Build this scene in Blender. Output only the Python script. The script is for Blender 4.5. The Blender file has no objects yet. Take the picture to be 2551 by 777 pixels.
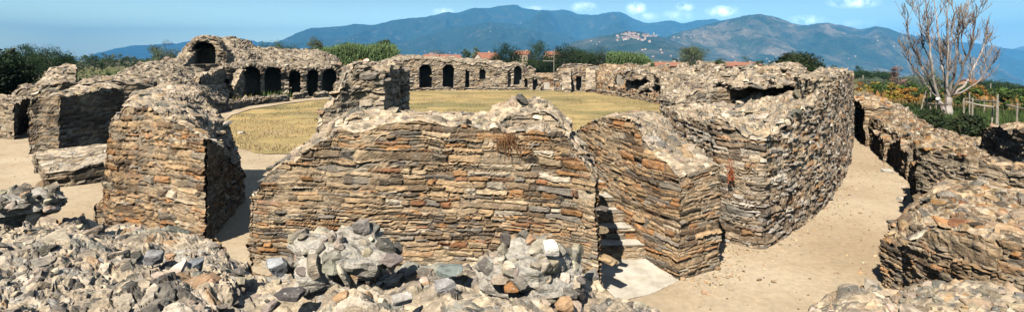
import bpy, math, random
import numpy as np
from mathutils import Vector, Matrix
from mathutils.bvhtree import BVHTree
random.seed(7); RNG = np.random.default_rng(7)
C = bpy.context.scene.collection
F = 1275.5; CX = 1275.5; HY = 150.0; CH = 3.8
SUN_AZ, SUN_EL = math.radians(26), math.radians(46)      # direction the shadows run (from +y towards +x), sun height

def P(px, d, py): return np.array([(px-CX)/F*d, d, CH+(HY-py)/F*d])
def G(px, py): d = CH*F/(py-HY); return np.array([(px-CX)/F*d, d, 0.0])

# ---------------------------------------------------------------- noise
def _h(ix, iy, iz, s):
    n = (ix.astype(np.int64)*374761393 + iy.astype(np.int64)*668265263 + iz.astype(np.int64)*2147483647 + s*974634777) & 0xffffffff
    n = ((n ^ (n >> 13))*1274126177) & 0xffffffff
    n = n ^ (n >> 16)
    return (n & 0xffff)/65535.0
def vn(p, s=0):
    p = np.asarray(p, float); i = np.floor(p).astype(np.int64); f = p-i; f = f*f*(3-2*f)
    r = 0
    for a in (0, 1):
        for b in (0, 1):
            for c in (0, 1):
                w = (f[..., 0] if a else 1-f[..., 0])*(f[..., 1] if b else 1-f[..., 1])*(f[..., 2] if c else 1-f[..., 2])
                r = r + w*_h(i[..., 0]+a, i[..., 1]+b, i[..., 2]+c, s)
    return r
def fbm(p, s=0, o=4):
    p = np.asarray(p, float); r = 0; a = .5; t = 0
    for k in range(o):
        r = r+a*vn(p*2**k, s+k*17); t += a; a *= .5
    return r/t*2-1
def ridged(p, s=0, o=5):
    p = np.asarray(p, float); r = 0; a = .5; t = 0
    for k in range(o):
        r = r+a*(1-np.abs(vn(p*2**k, s+k*17)*2-1)); t += a; a *= .5
    return r/t

# ---------------------------------------------------------------- mesh helpers
class Geo:
    def __init__(s): s.v = []; s.q = []; s.t = []; s.c = []; s.n = 0; s.mq = []; s.mt = []
    def add(s, V, Q=None, T=None, col=(.5, .5, .5), mat=0):
        V = np.asarray(V, float).reshape(-1, 3)
        if Q is not None and len(Q): s.q.append(np.asarray(Q, int)+s.n); s.mq.append(np.full(len(Q), mat))
        if T is not None and len(T): s.t.append(np.asarray(T, int)+s.n); s.mt.append(np.full(len(T), mat))
        col = np.asarray(col, float)
        s.c.append(np.broadcast_to(col, (len(V), 3)) if col.ndim == 1 else col)
        s.v.append(V); s.n += len(V)
    def build(s, name, mats, parent=None, smooth=False, link=True):
        me = bpy.data.meshes.new(name)
        V = np.concatenate(s.v); Q = np.concatenate(s.q) if s.q else np.zeros((0, 4), int); T = np.concatenate(s.t) if s.t else np.zeros((0, 3), int)
        nq, nt = len(Q), len(T)
        me.vertices.add(len(V)); me.vertices.foreach_set('co', V.astype(np.float32).ravel())
        me.loops.add(nq*4+nt*3); me.loops.foreach_set('vertex_index', np.concatenate([Q.ravel(), T.ravel()]).astype(np.int32))
        me.polygons.add(nq+nt)
        me.polygons.foreach_set('loop_start', np.concatenate([np.arange(nq)*4, nq*4+np.arange(nt)*3]).astype(np.int32))
        mi = np.concatenate(([*s.mq] if s.mq else [])+([*s.mt] if s.mt else [])).astype(np.int32)
        me.update(calc_edges=True)
        me.polygons.foreach_set('material_index', mi)
        me.polygons.foreach_set('use_smooth', np.full(nq+nt, smooth))
        col = np.concatenate(s.c); a = me.color_attributes.new('Col', 'FLOAT_COLOR', 'POINT')
        a.data.foreach_set('color', np.concatenate([col, np.ones((len(col), 1))], 1).astype(np.float32).ravel())
        for m in (mats if isinstance(mats, (list, tuple)) else [mats]): me.materials.append(m)
        me.validate()
        o = bpy.data.objects.new(name, me)
        if link: C.objects.link(o)
        if parent: o.parent = parent; o.matrix_parent_inverse = Matrix.Translation(-parent.location)
        return o

def tag(o, label=None, cat=None, group=None, kind=None):
    if label: o['label'] = label
    if cat: o['category'] = cat
    if group: o['group'] = group
    if kind: o['kind'] = kind
    return o
def thing(name, label, cat, loc=(0, 0, 0), group=None):
    o = bpy.data.objects.new(name, None); C.objects.link(o); o.location = [float(v) for v in loc]; o.empty_display_size = .2
    return tag(o, label, cat, group)
def copy_tree(o, parent=None):
    c = o.copy(); C.objects.link(c)
    if parent: c.parent = parent
    for ch in list(o.children): copy_tree(ch, c)
    return c

def tube(g, pts, rad, sides=6, col=(.5, .5, .5), mat=0):
    pts = np.asarray(pts, float); n = len(pts); rad = np.broadcast_to(np.asarray(rad, float), (n,))
    tg = np.gradient(pts, axis=0); tg /= np.linalg.norm(tg, axis=1)[:, None]+1e-9
    up = np.array([.13, .31, .94]) if abs(tg[0, 2]) < .8 else np.array([.95, .2, .1])
    a = np.cross(tg, up); a /= np.linalg.norm(a, axis=1)[:, None]; b = np.cross(tg, a)
    th = np.arange(sides)/sides*2*math.pi
    V = pts[:, None]+rad[:, None, None]*(a[:, None]*np.cos(th)[None, :, None]+b[:, None]*np.sin(th)[None, :, None])
    Q = [[i*sides+j, i*sides+(j+1) % sides, (i+1)*sides+(j+1) % sides, (i+1)*sides+j] for i in range(n-1) for j in range(sides)]
    V = np.concatenate([V.reshape(-1, 3), pts[:1], pts[-1:]])
    T = [[(j+1) % sides, j, n*sides] for j in range(sides)]+[[(n-1)*sides+j, (n-1)*sides+(j+1) % sides, n*sides+1] for j in range(sides)]
    g.add(V, Q, T, col, mat)
BOXQ = [[0, 3, 2, 1], [4, 5, 6, 7], [0, 1, 5, 4], [1, 2, 6, 5], [2, 3, 7, 6], [3, 0, 4, 7]]
def box(g, c, s, yaw=0, col=(.5, .5, .5), mat=0):
    x, y, z = np.array(s)/2; V = np.array([[-x, -y, -z], [x, -y, -z], [x, y, -z], [-x, y, -z], [-x, -y, z], [x, -y, z], [x, y, z], [-x, y, z]])
    cs, sn = math.cos(yaw), math.sin(yaw); V = V @ np.array([[cs, sn, 0], [-sn, cs, 0], [0, 0, 1]])+np.array(c)
    g.add(V, BOXQ, None, col, mat)

# ---------------------------------------------------------------- materials
def newmat(name):
    m = bpy.data.materials.new(name); m.use_nodes = True; nt = m.node_tree; nt.nodes.clear()
    out = nt.nodes.new('ShaderNodeOutputMaterial'); b = nt.nodes.new('ShaderNodeBsdfPrincipled'); nt.links.new(b.outputs[0], out.inputs[0])
    b.inputs['Roughness'].default_value = .9; b.inputs['Specular IOR Level'].default_value = .2
    return m, nt, b
def N(nt, t, **kw):
    n = nt.nodes.new(t)
    for k, v in kw.items():
        if k in n.inputs: n.inputs[k].default_value = v
        else: setattr(n, k, v)
    return n
def mix(nt, a, b, fac, mode='MIX'):
    n = nt.nodes.new('ShaderNodeMix'); n.data_type = 'RGBA'; n.blend_type = mode
    for i, v in ((0, fac), (6, a), (7, b)):
        if isinstance(v, (int, float)): n.inputs[i].default_value = v
        elif isinstance(v, tuple): n.inputs[i].default_value = (*v, 1)
        else: nt.links.new(v, n.inputs[i])
    return n.outputs[2]
def ramp(nt, v, stops):
    n = nt.nodes.new('ShaderNodeValToRGB'); nt.links.new(v, n.inputs[0])
    while len(n.color_ramp.elements) < len(stops): n.color_ramp.elements.new(.5)
    for e, (p, c) in zip(n.color_ramp.elements, stops): e.position = p; e.color = (*c, 1) if isinstance(c, tuple) else (c, c, c, 1)
    return n.outputs[0]
def coords(nt, sc=(1, 1, 1)):
    tc = nt.nodes.new('ShaderNodeNewGeometry'); mp = nt.nodes.new('ShaderNodeMapping'); nt.links.new(tc.outputs['Position'], mp.inputs[0]); mp.inputs['Scale'].default_value = sc
    return mp.outputs[0]
def noise(nt, vec, scale, detail=4, rough=.6):
    n = N(nt, 'ShaderNodeTexNoise', Scale=scale, Detail=detail, Roughness=rough); nt.links.new(vec, n.inputs['Vector']); return n.outputs['Fac']
def bump(nt, b, h, strength, dist):
    n = N(nt, 'ShaderNodeBump', Strength=strength, Distance=dist); nt.links.new(h, n.inputs['Height']); nt.links.new(n.outputs[0], b.inputs['Normal']); return n

def mat_stone(name='schist_stone', fs=1.0):
    m, nt, b = newmat(name); v = coords(nt); vz = coords(nt, (1, 1, 3.2))
    at = N(nt, 'ShaderNodeVertexColor', layer_name='Col')
    n1 = noise(nt, vz, 7*fs, 6, .7); n2 = noise(nt, v, 28*fs, 4, .7); n3 = noise(nt, v, 2.2*fs, 5, .65)
    c = mix(nt, mix(nt, at.outputs[0], (1.0, .90, .79), 1.0, 'MULTIPLY'), ramp(nt, n1, [(.28, .35), (.5, .93), (.72, 1.5)]), 1.0, 'MULTIPLY')
    c = mix(nt, c, (.17, .155, .125), ramp(nt, n3, [(.52, 0.), (.66, .6)]))                       # dark weathering crust
    c = mix(nt, c, (.62, .585, .5), ramp(nt, n2, [(.60, 0.), (.68, .7)]))                          # pale lichen and lime specks
    nt.links.new(c, b.inputs['Base Color']); bump(nt, b, mixv(nt, n1, n2), .7, .03/fs); return m
def mixv(nt, a, b_):
    n = N(nt, 'ShaderNodeMath', operation='MULTIPLY_ADD'); nt.links.new(a, n.inputs[0]); n.inputs[1].default_value = 1.; 
    k = N(nt, 'ShaderNodeMath', operation='MULTIPLY'); nt.links.new(b_, k.inputs[0]); k.inputs[1].default_value = .5; nt.links.new(k.outputs[0], n.inputs[2]); return n.outputs[0]
def mat_rubble(name, base, dark, fs=1.0, layered=2.2):
    m, nt, b = newmat(name); v = coords(nt, (1, 1, layered)); v0 = coords(nt); vl = coords(nt, (1, 1, 4.5))
    n1 = noise(nt, vl, 3.2*fs, 5, .7); n2 = noise(nt, v0, 24*fs, 5, .8); n3 = noise(nt, v0, 1.1, 4, .6); n4 = noise(nt, v, 9*fs, 4, .7); n5 = noise(nt, vl, 6.5*fs, 2, .5)
    c = mix(nt, dark, base, ramp(nt, n2, [(.32, 0.), (.58, 1.)]))
    c = mix(nt, c, (.36, .25, .14), ramp(nt, n1, [(.55, 0.), (.68, .6)])); c = mix(nt, c, (.16, .135, .105), ramp(nt, n5, [(.30, .75), (.42, 0.)])); c = mix(nt, c, (.33, .32, .29), ramp(nt, n5, [(.57, 0.), (.64, .6)]))
    c = mix(nt, c, (.10, .09, .075), ramp(nt, n4, [(.26, .8), (.38, 0.)]))
    c = mix(nt, c, ramp(nt, n3, [(.3, .75), (.7, 1.2)]), 1.0, 'MULTIPLY')
    nt.links.new(c, b.inputs['Base Color'])
    h = mixv(nt, n4, n2); bump(nt, b, h, 1.0, .07/fs); return m
def mat_simple(name, c1, c2, scale=5, rough=.9, bs=.3, bd=.02, attr=False, stretch=(1, 1, 1), translucent=0, spec=.2):
    m, nt, b = newmat(name); v = coords(nt, stretch); n = noise(nt, v, scale, 5, .65); c = mix(nt, c1, c2, ramp(nt, n, [(.35, 0.), (.65, 1.)]))
    if attr:
        at = N(nt, 'ShaderNodeVertexColor', layer_name='Col'); c = mix(nt, c, at.outputs[0], 1.0, 'MULTIPLY')
    nt.links.new(c, b.inputs['Base Color']); b.inputs['Roughness'].default_value = rough; b.inputs['Specular IOR Level'].default_value = spec
    if bs: bump(nt, b, n, bs, bd)
    if translucent:
        tr = N(nt, 'ShaderNodeBsdfTranslucent'); nt.links.new(c, tr.inputs[0]); ms = N(nt, 'ShaderNodeMixShader', Fac=translucent)
        nt.links.new(b.outputs[0], ms.inputs[1]); nt.links.new(tr.outputs[0], ms.inputs[2]); nt.links.new(ms.outputs[0], [x for x in nt.nodes if x.type == 'OUTPUT_MATERIAL'][0].inputs[0])
    return m
M = {}
M['stone'] = mat_stone(); M['stone_far'] = mat_stone('far_schist_stone', .6)
M['mortar'] = mat_rubble('lime_mortar_rubble', (.60, .51, .38), (.34, .27, .19))
M['mortar_far'] = mat_rubble('far_mortar_rubble', (.50, .43, .33), (.26, .21, .15), .75)
M['slab'] = mat_simple('worn_pale_slab', (.50, .43, .32), (.70, .63, .51), 3.5, .9, .5, .03)
M['top'] = mat_rubble('pale_mortar_rubble', (.70, .63, .52), (.44, .38, .29), 1.2, 1.0)
M['leaf'] = mat_simple('foliage', (.75, .75, .75), (1.2, 1.2, 1.1), 1.3, .7, 0, attr=True, translucent=.25)
M['grass'] = mat_simple('dry_grass_blades', (.8, .8, .8), (1.15, 1.15, 1.1), .5, .8, 0, attr=True, translucent=.3)
M['bark'] = mat_simple('bark', (.14, .11, .085), (.26, .22, .18), 6, bs=.5, stretch=(1, 1, .3))
M['deadwood'] = mat_simple('bleached_dead_wood', (.30, .22, .17), (.62, .58, .54), 1.6, .7, .4, stretch=(1, 1, .35), attr=True)
M['postwood'] = mat_simple('grey_post_wood', (.26, .22, .17), (.42, .37, .29), 4, bs=.3)
M['plaster'] = mat_simple('house_plaster', (.62, .52, .40), (.75, .68, .58), .6, bs=0, attr=True)
M['tile'] = mat_simple('terracotta_roof_tile', (.30, .12, .07), (.42, .20, .13), 2, bs=.2)
M['glassdark'] = mat_simple('dark_window', (.03, .035, .04), (.05, .05, .06), 2, .2, 0)
M['shutter'] = mat_simple('green_shutter', (.05, .1, .06), (.08, .13, .08), 2, .6, 0)

# ---------------------------------------------------------------- stones
def template(n, seed):
    r = np.random.default_rng(seed); lin = np.linspace(-.5, .5, n+1); vid = {}; V = []; Q = []
    def vi(i, j, k):
        key = (i, j, k)
        if key not in vid: vid[key] = len(V); V.append([lin[i], lin[j], lin[k]])
        return vid[key]
    for a in range(n):
        for b in range(n):
            Q.append([vi(a, b, 0), vi(a, b+1, 0), vi(a+1, b+1, 0), vi(a+1, b, 0)]); Q.append([vi(a, b, n), vi(a+1, b, n), vi(a+1, b+1, n), vi(a, b+1, n)])
            Q.append([vi(a, 0, b), vi(a+1, 0, b), vi(a+1, 0, b+1), vi(a, 0, b+1)]); Q.append([vi(a, n, b), vi(a, n, b+1), vi(a+1, n, b+1), vi(a+1, n, b)])
            Q.append([vi(0, a, b), vi(0, a, b+1), vi(0, a+1, b+1), vi(0, a+1, b)]); Q.append([vi(n, a, b), vi(n, a+1, b), vi(n, a+1, b+1), vi(n, a, b+1)])
    V = np.array(V); s = np.linalg.norm(V, axis=1)[:, None]
    k = .07; V = V*(1-k)+V/s*.56*k
    for _ in range(10):                                     # chip flats off the corners
        d = r.normal(size=3); d /= np.linalg.norm(d); lim = r.uniform(.36, .56); q = V@d; m = q > lim; V[m] -= np.outer(q[m]-lim, d)
    V[:, 0] += r.uniform(-.18, .18)*V[:, 2]+r.uniform(-.15, .15)*V[:, 1]; V[:, 2] *= 1+r.uniform(-.3, .3)*V[:, 0]*1.4
    V += np.stack([fbm(V*3+seed*7.1+c*31, seed, 2) for c in range(3)], 1)*.05
    return V, np.array(Q)
TEMPL = {1: [template(1, 100+i) for i in range(8)], 2: [template(2, 200+i) for i in range(12)], 3: [template(3, 300+i) for i in range(14)], 5: [template(5, 400+i) for i in range(16)]}
PAL = {k: (np.array([c for c, w in v]), np.array([w for c, w in v], float)/sum(w for c, w in v)) for k, v in {
    'face': [((.36, .28, .19), 4), ((.20, .15, .10), 4.5), ((.45, .33, .20), 5), ((.42, .24, .11), 2.6), ((.24, .225, .20), 2.2), ((.62, .57, .47), 1.1), ((.11, .09, .07), 2.4), ((.50, .40, .27), 3), ((.29, .15, .08), 1.2)],
    'brown': [((.38, .265, .155), 4.5), ((.22, .15, .095), 4.5), ((.46, .33, .195), 4), ((.42, .225, .10), 2.6), ((.27, .24, .20), 1.6), ((.56, .50, .39), 1), ((.11, .085, .06), 2.4)],
    'grey': [((.36, .315, .25), 5), ((.24, .205, .16), 4), ((.45, .39, .30), 4), ((.14, .12, .10), 2.5), ((.58, .54, .46), 2), ((.37, .28, .18), 2)],
    'spotty': [((.38, .31, .23), 4), ((.25, .19, .135), 4), ((.60, .57, .50), 2.6), ((.36, .345, .32), 3), ((.42, .26, .14), 1.5), ((.13, .11, .09), 2.4)],
    'top': [((.45, .385, .295), 4), ((.31, .28, .235), 3.4), ((.66, .59, .48), 2.6), ((.52, .425, .305), 3.4), ((.20, .20, .185), 1.8), ((.42, .31, .19), 1)],
    'rubble': [((.42, .375, .31), 4.5), ((.29, .275, .25), 2.6), ((.62, .57, .48), 2.4), ((.52, .455, .36), 3.5), ((.15, .145, .135), 2.4), ((.42, .30, .19), .7), ((.29, .30, .27), .9)],
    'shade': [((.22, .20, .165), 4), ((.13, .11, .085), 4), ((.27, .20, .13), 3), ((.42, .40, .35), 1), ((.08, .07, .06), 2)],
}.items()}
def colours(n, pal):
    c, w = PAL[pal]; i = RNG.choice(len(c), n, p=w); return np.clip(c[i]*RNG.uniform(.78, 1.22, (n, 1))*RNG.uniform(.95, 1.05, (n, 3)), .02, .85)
def place(g, ctr, fr, size, col, lod, mat=1):
    T = TEMPL[lod]; n = len(ctr)
    if not n: return
    ids = RNG.integers(0, len(T), n)
    for k, (V, Q) in enumerate(T):
        m = np.where(ids == k)[0]
        if not len(m): continue
        L = V[None]*size[m][:, None, :]; L[:, :, 0] *= np.where(RNG.random(len(m)) < .5, 1, 1)[:, None]
        W = np.einsum('nvk,nkj->nvj', L, fr[m])+ctr[m][:, None]
        nv = len(V); QQ = (Q[None]+(np.arange(len(m))*nv)[:, None, None]).reshape(-1, 4)
        g.add(W.reshape(-1, 3), QQ, None, np.repeat(col[m], nv, 0), mat)
def rotframes(fr, amt):
    n = len(fr); a = RNG.normal(size=(n, 3))*amt; c = fr.copy()
    c[:, 0] = fr[:, 0]+a[:, :1]*fr[:, 2]+a[:, 1:2]*fr[:, 1]; c[:, 2] = fr[:, 2]-a[:, :1]*fr[:, 0]+a[:, 2:3]*fr[:, 1]
    c[:, 0] /= np.linalg.norm(c[:, 0], axis=1)[:, None]; c[:, 1] = np.cross(c[:, 2], c[:, 0]); c[:, 1] /= np.linalg.norm(c[:, 1], axis=1)[:, None]; c[:, 2] = np.cross(c[:, 0], c[:, 1])
    return c
def inside(cut, p):
    r = False
    for k in cut:
        q = (p-k['o'])@k['M'].T; u, w, z = q[..., 0], q[..., 1], q[..., 2]; hw, hs = k['w']/2+.02, k['h']
        m = (np.abs(u) < hw) & (w > -1.5) & (w < k['depth']) & (z > -.3)
        m = m & (((z < hs)) | ((z-hs)**2+u**2 < hw**2) if k['arch'] else (z < hs)); r = r | m
    return r
def clad(g, grid, bot, top, out, size=(.26, .08), pal='face', lod=3, gap=.12, proud=.045, cut=(), ragged=.5, depth=.2, jit=.06):
    """courses of single stones laid over one side; bot/top (n,3) polylines, out (n,3) normals"""
    L = np.concatenate([[0], np.cumsum(np.linalg.norm(np.diff(bot, axis=0), axis=1))]); tot = L[-1]
    if tot < .1: return
    zmax = top[:, 2].max(); z = bot[:, 2].min(); cc = []; ff = []; ss = []
    while z < zmax:
        h = size[1]*RNG.uniform(.6, 1.45); u = RNG.uniform(-.2, 0)*size[0]; seed = RNG.integers(1e6)
        while u < tot:
            w = size[0]*float(np.exp(RNG.normal(0, .45))); uc = min(max(u+w/2, 0), tot); u += w*1.03
            if RNG.random() < gap: continue
            i = min(max(np.searchsorted(L, uc)-1, 0), len(L)-2); f = (uc-L[i])/(L[i+1]-L[i]+1e-9)
            b = bot[i]*(1-f)+bot[i+1]*f; t = top[i]*(1-f)+top[i+1]*f
            if z < b[2]-.05: continue
            if z+h*.5 > t[2]: continue
            if z+h*2 > t[2] and RNG.random() < ragged*.5: continue
            sw = max(0, (z+h/2-b[2])/(t[2]-b[2]+1e-6))*(grid.shape[1]-1); k0 = min(int(sw), grid.shape[1]-2); fk = min(sw-k0, 1.)
            p = (grid[i, k0]*(1-f)+grid[i+1, k0]*f)*(1-fk)+(grid[i, k0+1]*(1-f)+grid[i+1, k0+1]*f)*fk; p[2] = z+h/2+.03*math.sin(uc*1.3+z*.7)+.015*math.sin(uc*3.1+z*2)
            nrm = out[i]; tg = bot[i+1]-bot[i]; tg = tg/np.linalg.norm(tg); pr = abs(RNG.normal(0, proud*.42))+proud*.2
            cc.append(p+nrm*(pr-depth*.5)); ff.append([tg, nrm, (0, 0, 1)]); ss.append((w*RNG.uniform(.92, 1.02), depth*RNG.uniform(.9, 1.1), h*RNG.uniform(.8, .98)))
        z += h*1.0
    if not cc: return
    cc, ff, ss = np.array(cc), np.array(ff, float), np.array(ss)
    if cut: m = ~inside(cut, cc); cc, ff, ss = cc[m], ff[m], ss[m]
    place(g, cc, rotframes(ff, jit), ss, colours(len(cc), pal), lod)
def scatter(g, V, Q, dens, size=(.12, .4), hgt=(.05, .14), pal='top', lod=3, tilt=.3, embed=.3, cut=(), mask=None, up=None):
    """stones bedded over any surface; flat lying ones on level parts, coursed ones on steep parts"""
    A, B, D = V[Q[:, 0]], V[Q[:, 1]], V[Q[:, 3]]; Cc = V[Q[:, 2]]
    nr = np.cross(Cc-A, D-B); ar = np.linalg.norm(nr, axis=1)/2; nr = nr/(2*ar[:, None]+1e-12)
    n = RNG.poisson(dens*ar.sum()); i = RNG.choice(len(Q), n, p=ar/ar.sum()); a, b = RNG.random((2, n, 1))
    p = A[i]*(1-a)*(1-b)+B[i]*a*(1-b)+Cc[i]*a*b+D[i]*(1-a)*b; nn = nr[i]
    if mask is not None: m = mask(p); p, nn = p[m], nn[m]; n = len(p)
    if len(cut): m = ~inside(cut, p); p, nn = p[m], nn[m]; n = len(p)
    w = np.exp(RNG.uniform(math.log(size[0]), math.log(size[1]), n)*1.0); h = RNG.uniform(*hgt, n)*np.sqrt(w/size[1])*1.5
    steep = np.abs(nn[:, 2]) < .62; ang = RNG.uniform(0, 6.283, n)
    t1 = np.stack([np.cos(ang), np.sin(ang), np.zeros(n)], 1); ht = np.stack([-nn[:, 1], nn[:, 0], np.zeros(n)], 1); ht /= np.linalg.norm(ht, axis=1)[:, None]+1e-9
    t1[steep] = ht[steep]; z = np.tile([0., 0, 1], (n, 1)); z[~steep] = (z[~steep]*.4+nn[~steep]*.6); z /= np.linalg.norm(z, axis=1)[:, None]
    t2 = np.cross(z, t1); t2 /= np.linalg.norm(t2, axis=1)[:, None]; t1 = np.cross(t2, z)
    fr = rotframes(np.stack([t1, t2, z], 1), tilt)
    sz = np.stack([w, np.where(steep, w*.6, w*RNG.uniform(.55, .9, n)), h], 1)
    ext = np.where(steep, sz[:, 1], sz[:, 2]); place(g, p+nn*(ext*(.5-embed)*RNG.uniform(.2, 1.2, n))[:, None], fr, sz, colours(n, pal), lod)

# ---------------------------------------------------------------- openings
def cutter(px, d, ybase, ytop, wpx, depth=3, arch=True, yaw=None, start=1.2):
    o = P(px, d, ybase); h = (ybase-ytop)/F*d; w = wpx/F*d; yaw = math.atan2(o[0], o[1]) if yaw is None else yaw
    fw = np.array([math.sin(yaw), math.cos(yaw), 0]); rt = np.array([math.cos(yaw), -math.sin(yaw), 0])
    return dict(o=o, M=np.array([rt, fw, (0, 0, 1)]), w=w, h=h-w/2 if arch else h, depth=depth, arch=arch, start=start)
def cutter_object(k):
    hw, h = k['w']/2, k['h']; pr = [(-hw, -.3), (hw, -.3), (hw, h)]
    if k['arch']: pr = [(u_*(1+random.uniform(-.12, .06)), z_) for u_, z_ in pr[:2]]+[(hw*random.uniform(.85, 1.1), h*.5)]+pr[2:]+[(hw*math.cos(a)*random.uniform(.88, 1.06), h+hw*math.sin(a)*random.uniform(.85, 1.1)) for a in np.linspace(0, math.pi, 12)[1:-1]]
    pr += [(-hw, h)]; n = len(pr); V = []
    for w in (-k['start'], k['depth']):
        for (u, z) in pr:
            q = k['o']+u*k['M'][0]*(1+.02*w)+w*k['M'][1]; V.append((q[0], q[1], q[2]+z))
    me = bpy.data.meshes.new('cut'); me.from_pydata(V, [], [list(range(n))[::-1], list(range(n, 2*n))]+[[i, (i+1) % n, n+(i+1) % n, n+i] for i in range(n)])
    import bmesh
    bm = bmesh.new(); bm.from_mesh(me); bmesh.ops.recalc_face_normals(bm, faces=bm.faces); bm.to_mesh(me); bm.free()
    return bpy.data.objects.new('cut', me)
def voussoirs(g, k, pal='grey', lod=2, thick=.35):
    if not k['arch']: return
    n = max(7, int(k['w']*math.pi/2/.22)); cc = []; ff = []; ss = []
    for a in (np.arange(n)+.5)/n*math.pi:
        rad = k['M'][0]*math.cos(a)+np.array([0, 0, 1])*math.sin(a); tn = -k['M'][0]*math.sin(a)+np.array([0, 0, 1])*math.cos(a)
        cc.append(k['o']+np.array([0, 0, k['h']])+rad*(k['w']/2+thick/2)+k['M'][1]*.1); ff.append([tn, -k['M'][1], rad]); ss.append((math.pi*k['w']/2/n*1.15, .45, thick*RNG.uniform(.85, 1.1)))
    place(g, np.array(cc), np.array(ff), np.array(ss), colours(n, pal), lod)

# ---------------------------------------------------------------- fitted stonework as relief
def p3(a, b, c=0): return np.stack([a, b, np.zeros_like(a)+c], -1)
def coursed(u, z, size, seed, pal, jd=.035, pd=.045, mortar=.5, mcol=(.53, .44, .315)):
    r = np.random.default_rng(seed); sw, sh = size; zmin, zmax = z.min(), z.max()
    wz = z-zmin+sh*.9*fbm(p3(u*.45, z*.8, seed), 2, 2)+sh*.6*fbm(p3(u*3.1/ (sw*4), z*5, seed), 6, 2); wz = wz-wz.min()+.001
    cum = np.cumsum(np.clip(sh*np.exp(r.normal(0, .55, int((wz.max())/sh*1.6)+8)), sh*.35, sh*2.5)); cum = np.concatenate([[0], cum]); k = np.clip(np.searchsorted(cum, wz)-1, 0, len(cum)-2); rh = cum[k+1]-cum[k]; dz = np.minimum(wz-cum[k], cum[k+1]-wz)
    uu = u-u.min()+sh*.5*fbm(p3(u*4, z*9, seed+1), 8, 2)+1; tot = uu.max()+2; BP = []; nrow = k.max()+1; BIG = tot+10
    for q in range(nrow):
        hrow = cum[q+1]-cum[q]; n = int(tot/(sw*.5))+6; b = np.cumsum(np.clip(sw*np.exp(r.normal(0, .5, n))*(.6+.4*hrow/sh), sw*.25, sw*2.6))-r.uniform(0, sw*2); b = b[b < tot+5]; BP.append(np.concatenate([[-5.], b, [tot+6.]])+q*BIG)
    bp = np.concatenate(BP); key = uu+k*BIG; j = np.clip(np.searchsorted(bp, key)-1, 0, len(bp)-2); du = np.minimum(key-bp[j], bp[j+1]-key)
    d = np.minimum(dz/(.22*rh), du/(.28*rh)); prof = np.clip(d, 0, 1); prof = (prof*prof*(3-2*prof))**.6
    m = len(bp)+1; prot = r.random(m)**1.8; sl = r.normal(0, .35, m); c_, w_ = PAL[pal]; cl = c_[r.choice(len(c_), m, p=w_)]*r.uniform(.75, 1.25, (m, 1)); miss = r.random(m) < .05
    h = prof*(jd+prot[j]*pd+sl[j]*(wz-cum[k]-rh/2)); h = np.where(miss[j], h*.1, h)
    mk = np.clip((fbm(p3(u*.9, z*1.4, seed*.7), 12, 4)+mortar-.5)*3.5+.25, 0, 1); mk = mk*np.clip((1-prot[j])*1.6-.2, 0, 1); mf = jd*.72+.016*fbm(p3(u*16, z*22), 15, 3)
    h2 = np.where(h < mf, h+(mf-h)*mk, h+(mf-h)*mk*.35); onm = np.clip((mf-h)/.01, 0, 1)*mk
    col = cl[j]*(1-.55*(1-prof)[..., None]*0)
    col = np.where((prof < .35)[..., None], np.array([.17, .135, .10]), col); col = col*(1-onm[..., None])+np.array(mcol)*onm[..., None]; col = col*(1-.4*mk[..., None]*(1-onm[..., None]))+np.array(mcol)*.4*mk[..., None]*(1-onm[..., None])
    return h2+.008*fbm(p3(u*30, z*60), 5, 2), np.clip(col, .02, .85)
def voro(x, y, seed, asp=1.):
    gx, gy = np.floor(x), np.floor(y); F1 = np.full(x.shape, 9.); F2 = F1.copy(); ID = np.zeros(x.shape, int)
    for a in (-1, 0, 1):
        for b in (-1, 0, 1):
            ix, iy = (gx+a).astype(int), (gy+b).astype(int); jx, jy = _h(ix, iy, ix*0, seed), _h(ix, iy, ix*0+7, seed)
            d = np.sqrt((x-ix-jx)**2+(y-iy-jy)**2); idn = (ix*7919+iy*104729+seed*31) & 0xfffff; m1 = d < F1
            F2 = np.where(m1, F1, np.minimum(F2, d)); ID = np.where(m1, idn, ID); F1 = np.where(m1, d, F1)
    return F1, F2, ID
def slabs(x, y, size, seed, pal, step=.07, mortar=.5, mcol=(.62, .54, .41), rough=.02):
    r = np.random.default_rng(seed); wx = x+size*.35*fbm(p3(x*2.1/size*.3, y*2.1/size*.3), seed, 3); wy = y+size*.35*fbm(p3(x*.7/size, y*.7/size, 5), seed+1, 3)
    F1, F2, ID = voro(wx/size, wy/(size*.72), seed); G1, G2, JD = voro(wx/(size*.45)+9, wy/(size*.36), seed+5); big = fbm(p3(x*1.1, y*1.1), seed+9, 3) > -.05
    e = np.where(big, F2-F1, G2-G1); ID = np.where(big, ID, JD+77)
    T = 4096; hh = r.random(T)**1.3; c_, w_ = PAL[pal]; cl = c_[r.choice(len(c_), T, p=w_)]*r.uniform(.75, 1.22, (T, 1)); tx, ty = r.normal(0, .16, (2, T)); i = ID % T
    prof = np.clip(e/.16, 0, 1); prof = prof*prof*(3-2*prof); h = prof*(.35+hh[i])*step*np.where(big, 1., .5)+prof*(tx[i]*np.sin(x*5)+ty[i]*np.sin(y*5))*size*.3
    mk = np.clip((fbm(p3(x*1.3, y*1.3, seed), 22, 4)+mortar-.5)*3.5+.3, 0, 1); mf = step*np.where(big, .55, .38)+rough*fbm(p3(x*9, y*9), 25, 4)*1.6; h2 = np.where(h < mf, h+(mf-h)*mk, h+(mf-h)*mk*.4); onm = np.clip((mf-h)/(step*.2), 0, 1)*mk
    col = np.where((prof < .3)[..., None], np.array([.20, .165, .125]), cl[i]); col = col*(1-onm[..., None])+np.array(mcol)*onm[..., None]
    return h2+rough*.5*fbm(p3(x*24, y*24), 27, 3), np.clip(col, .02, .85)
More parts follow.
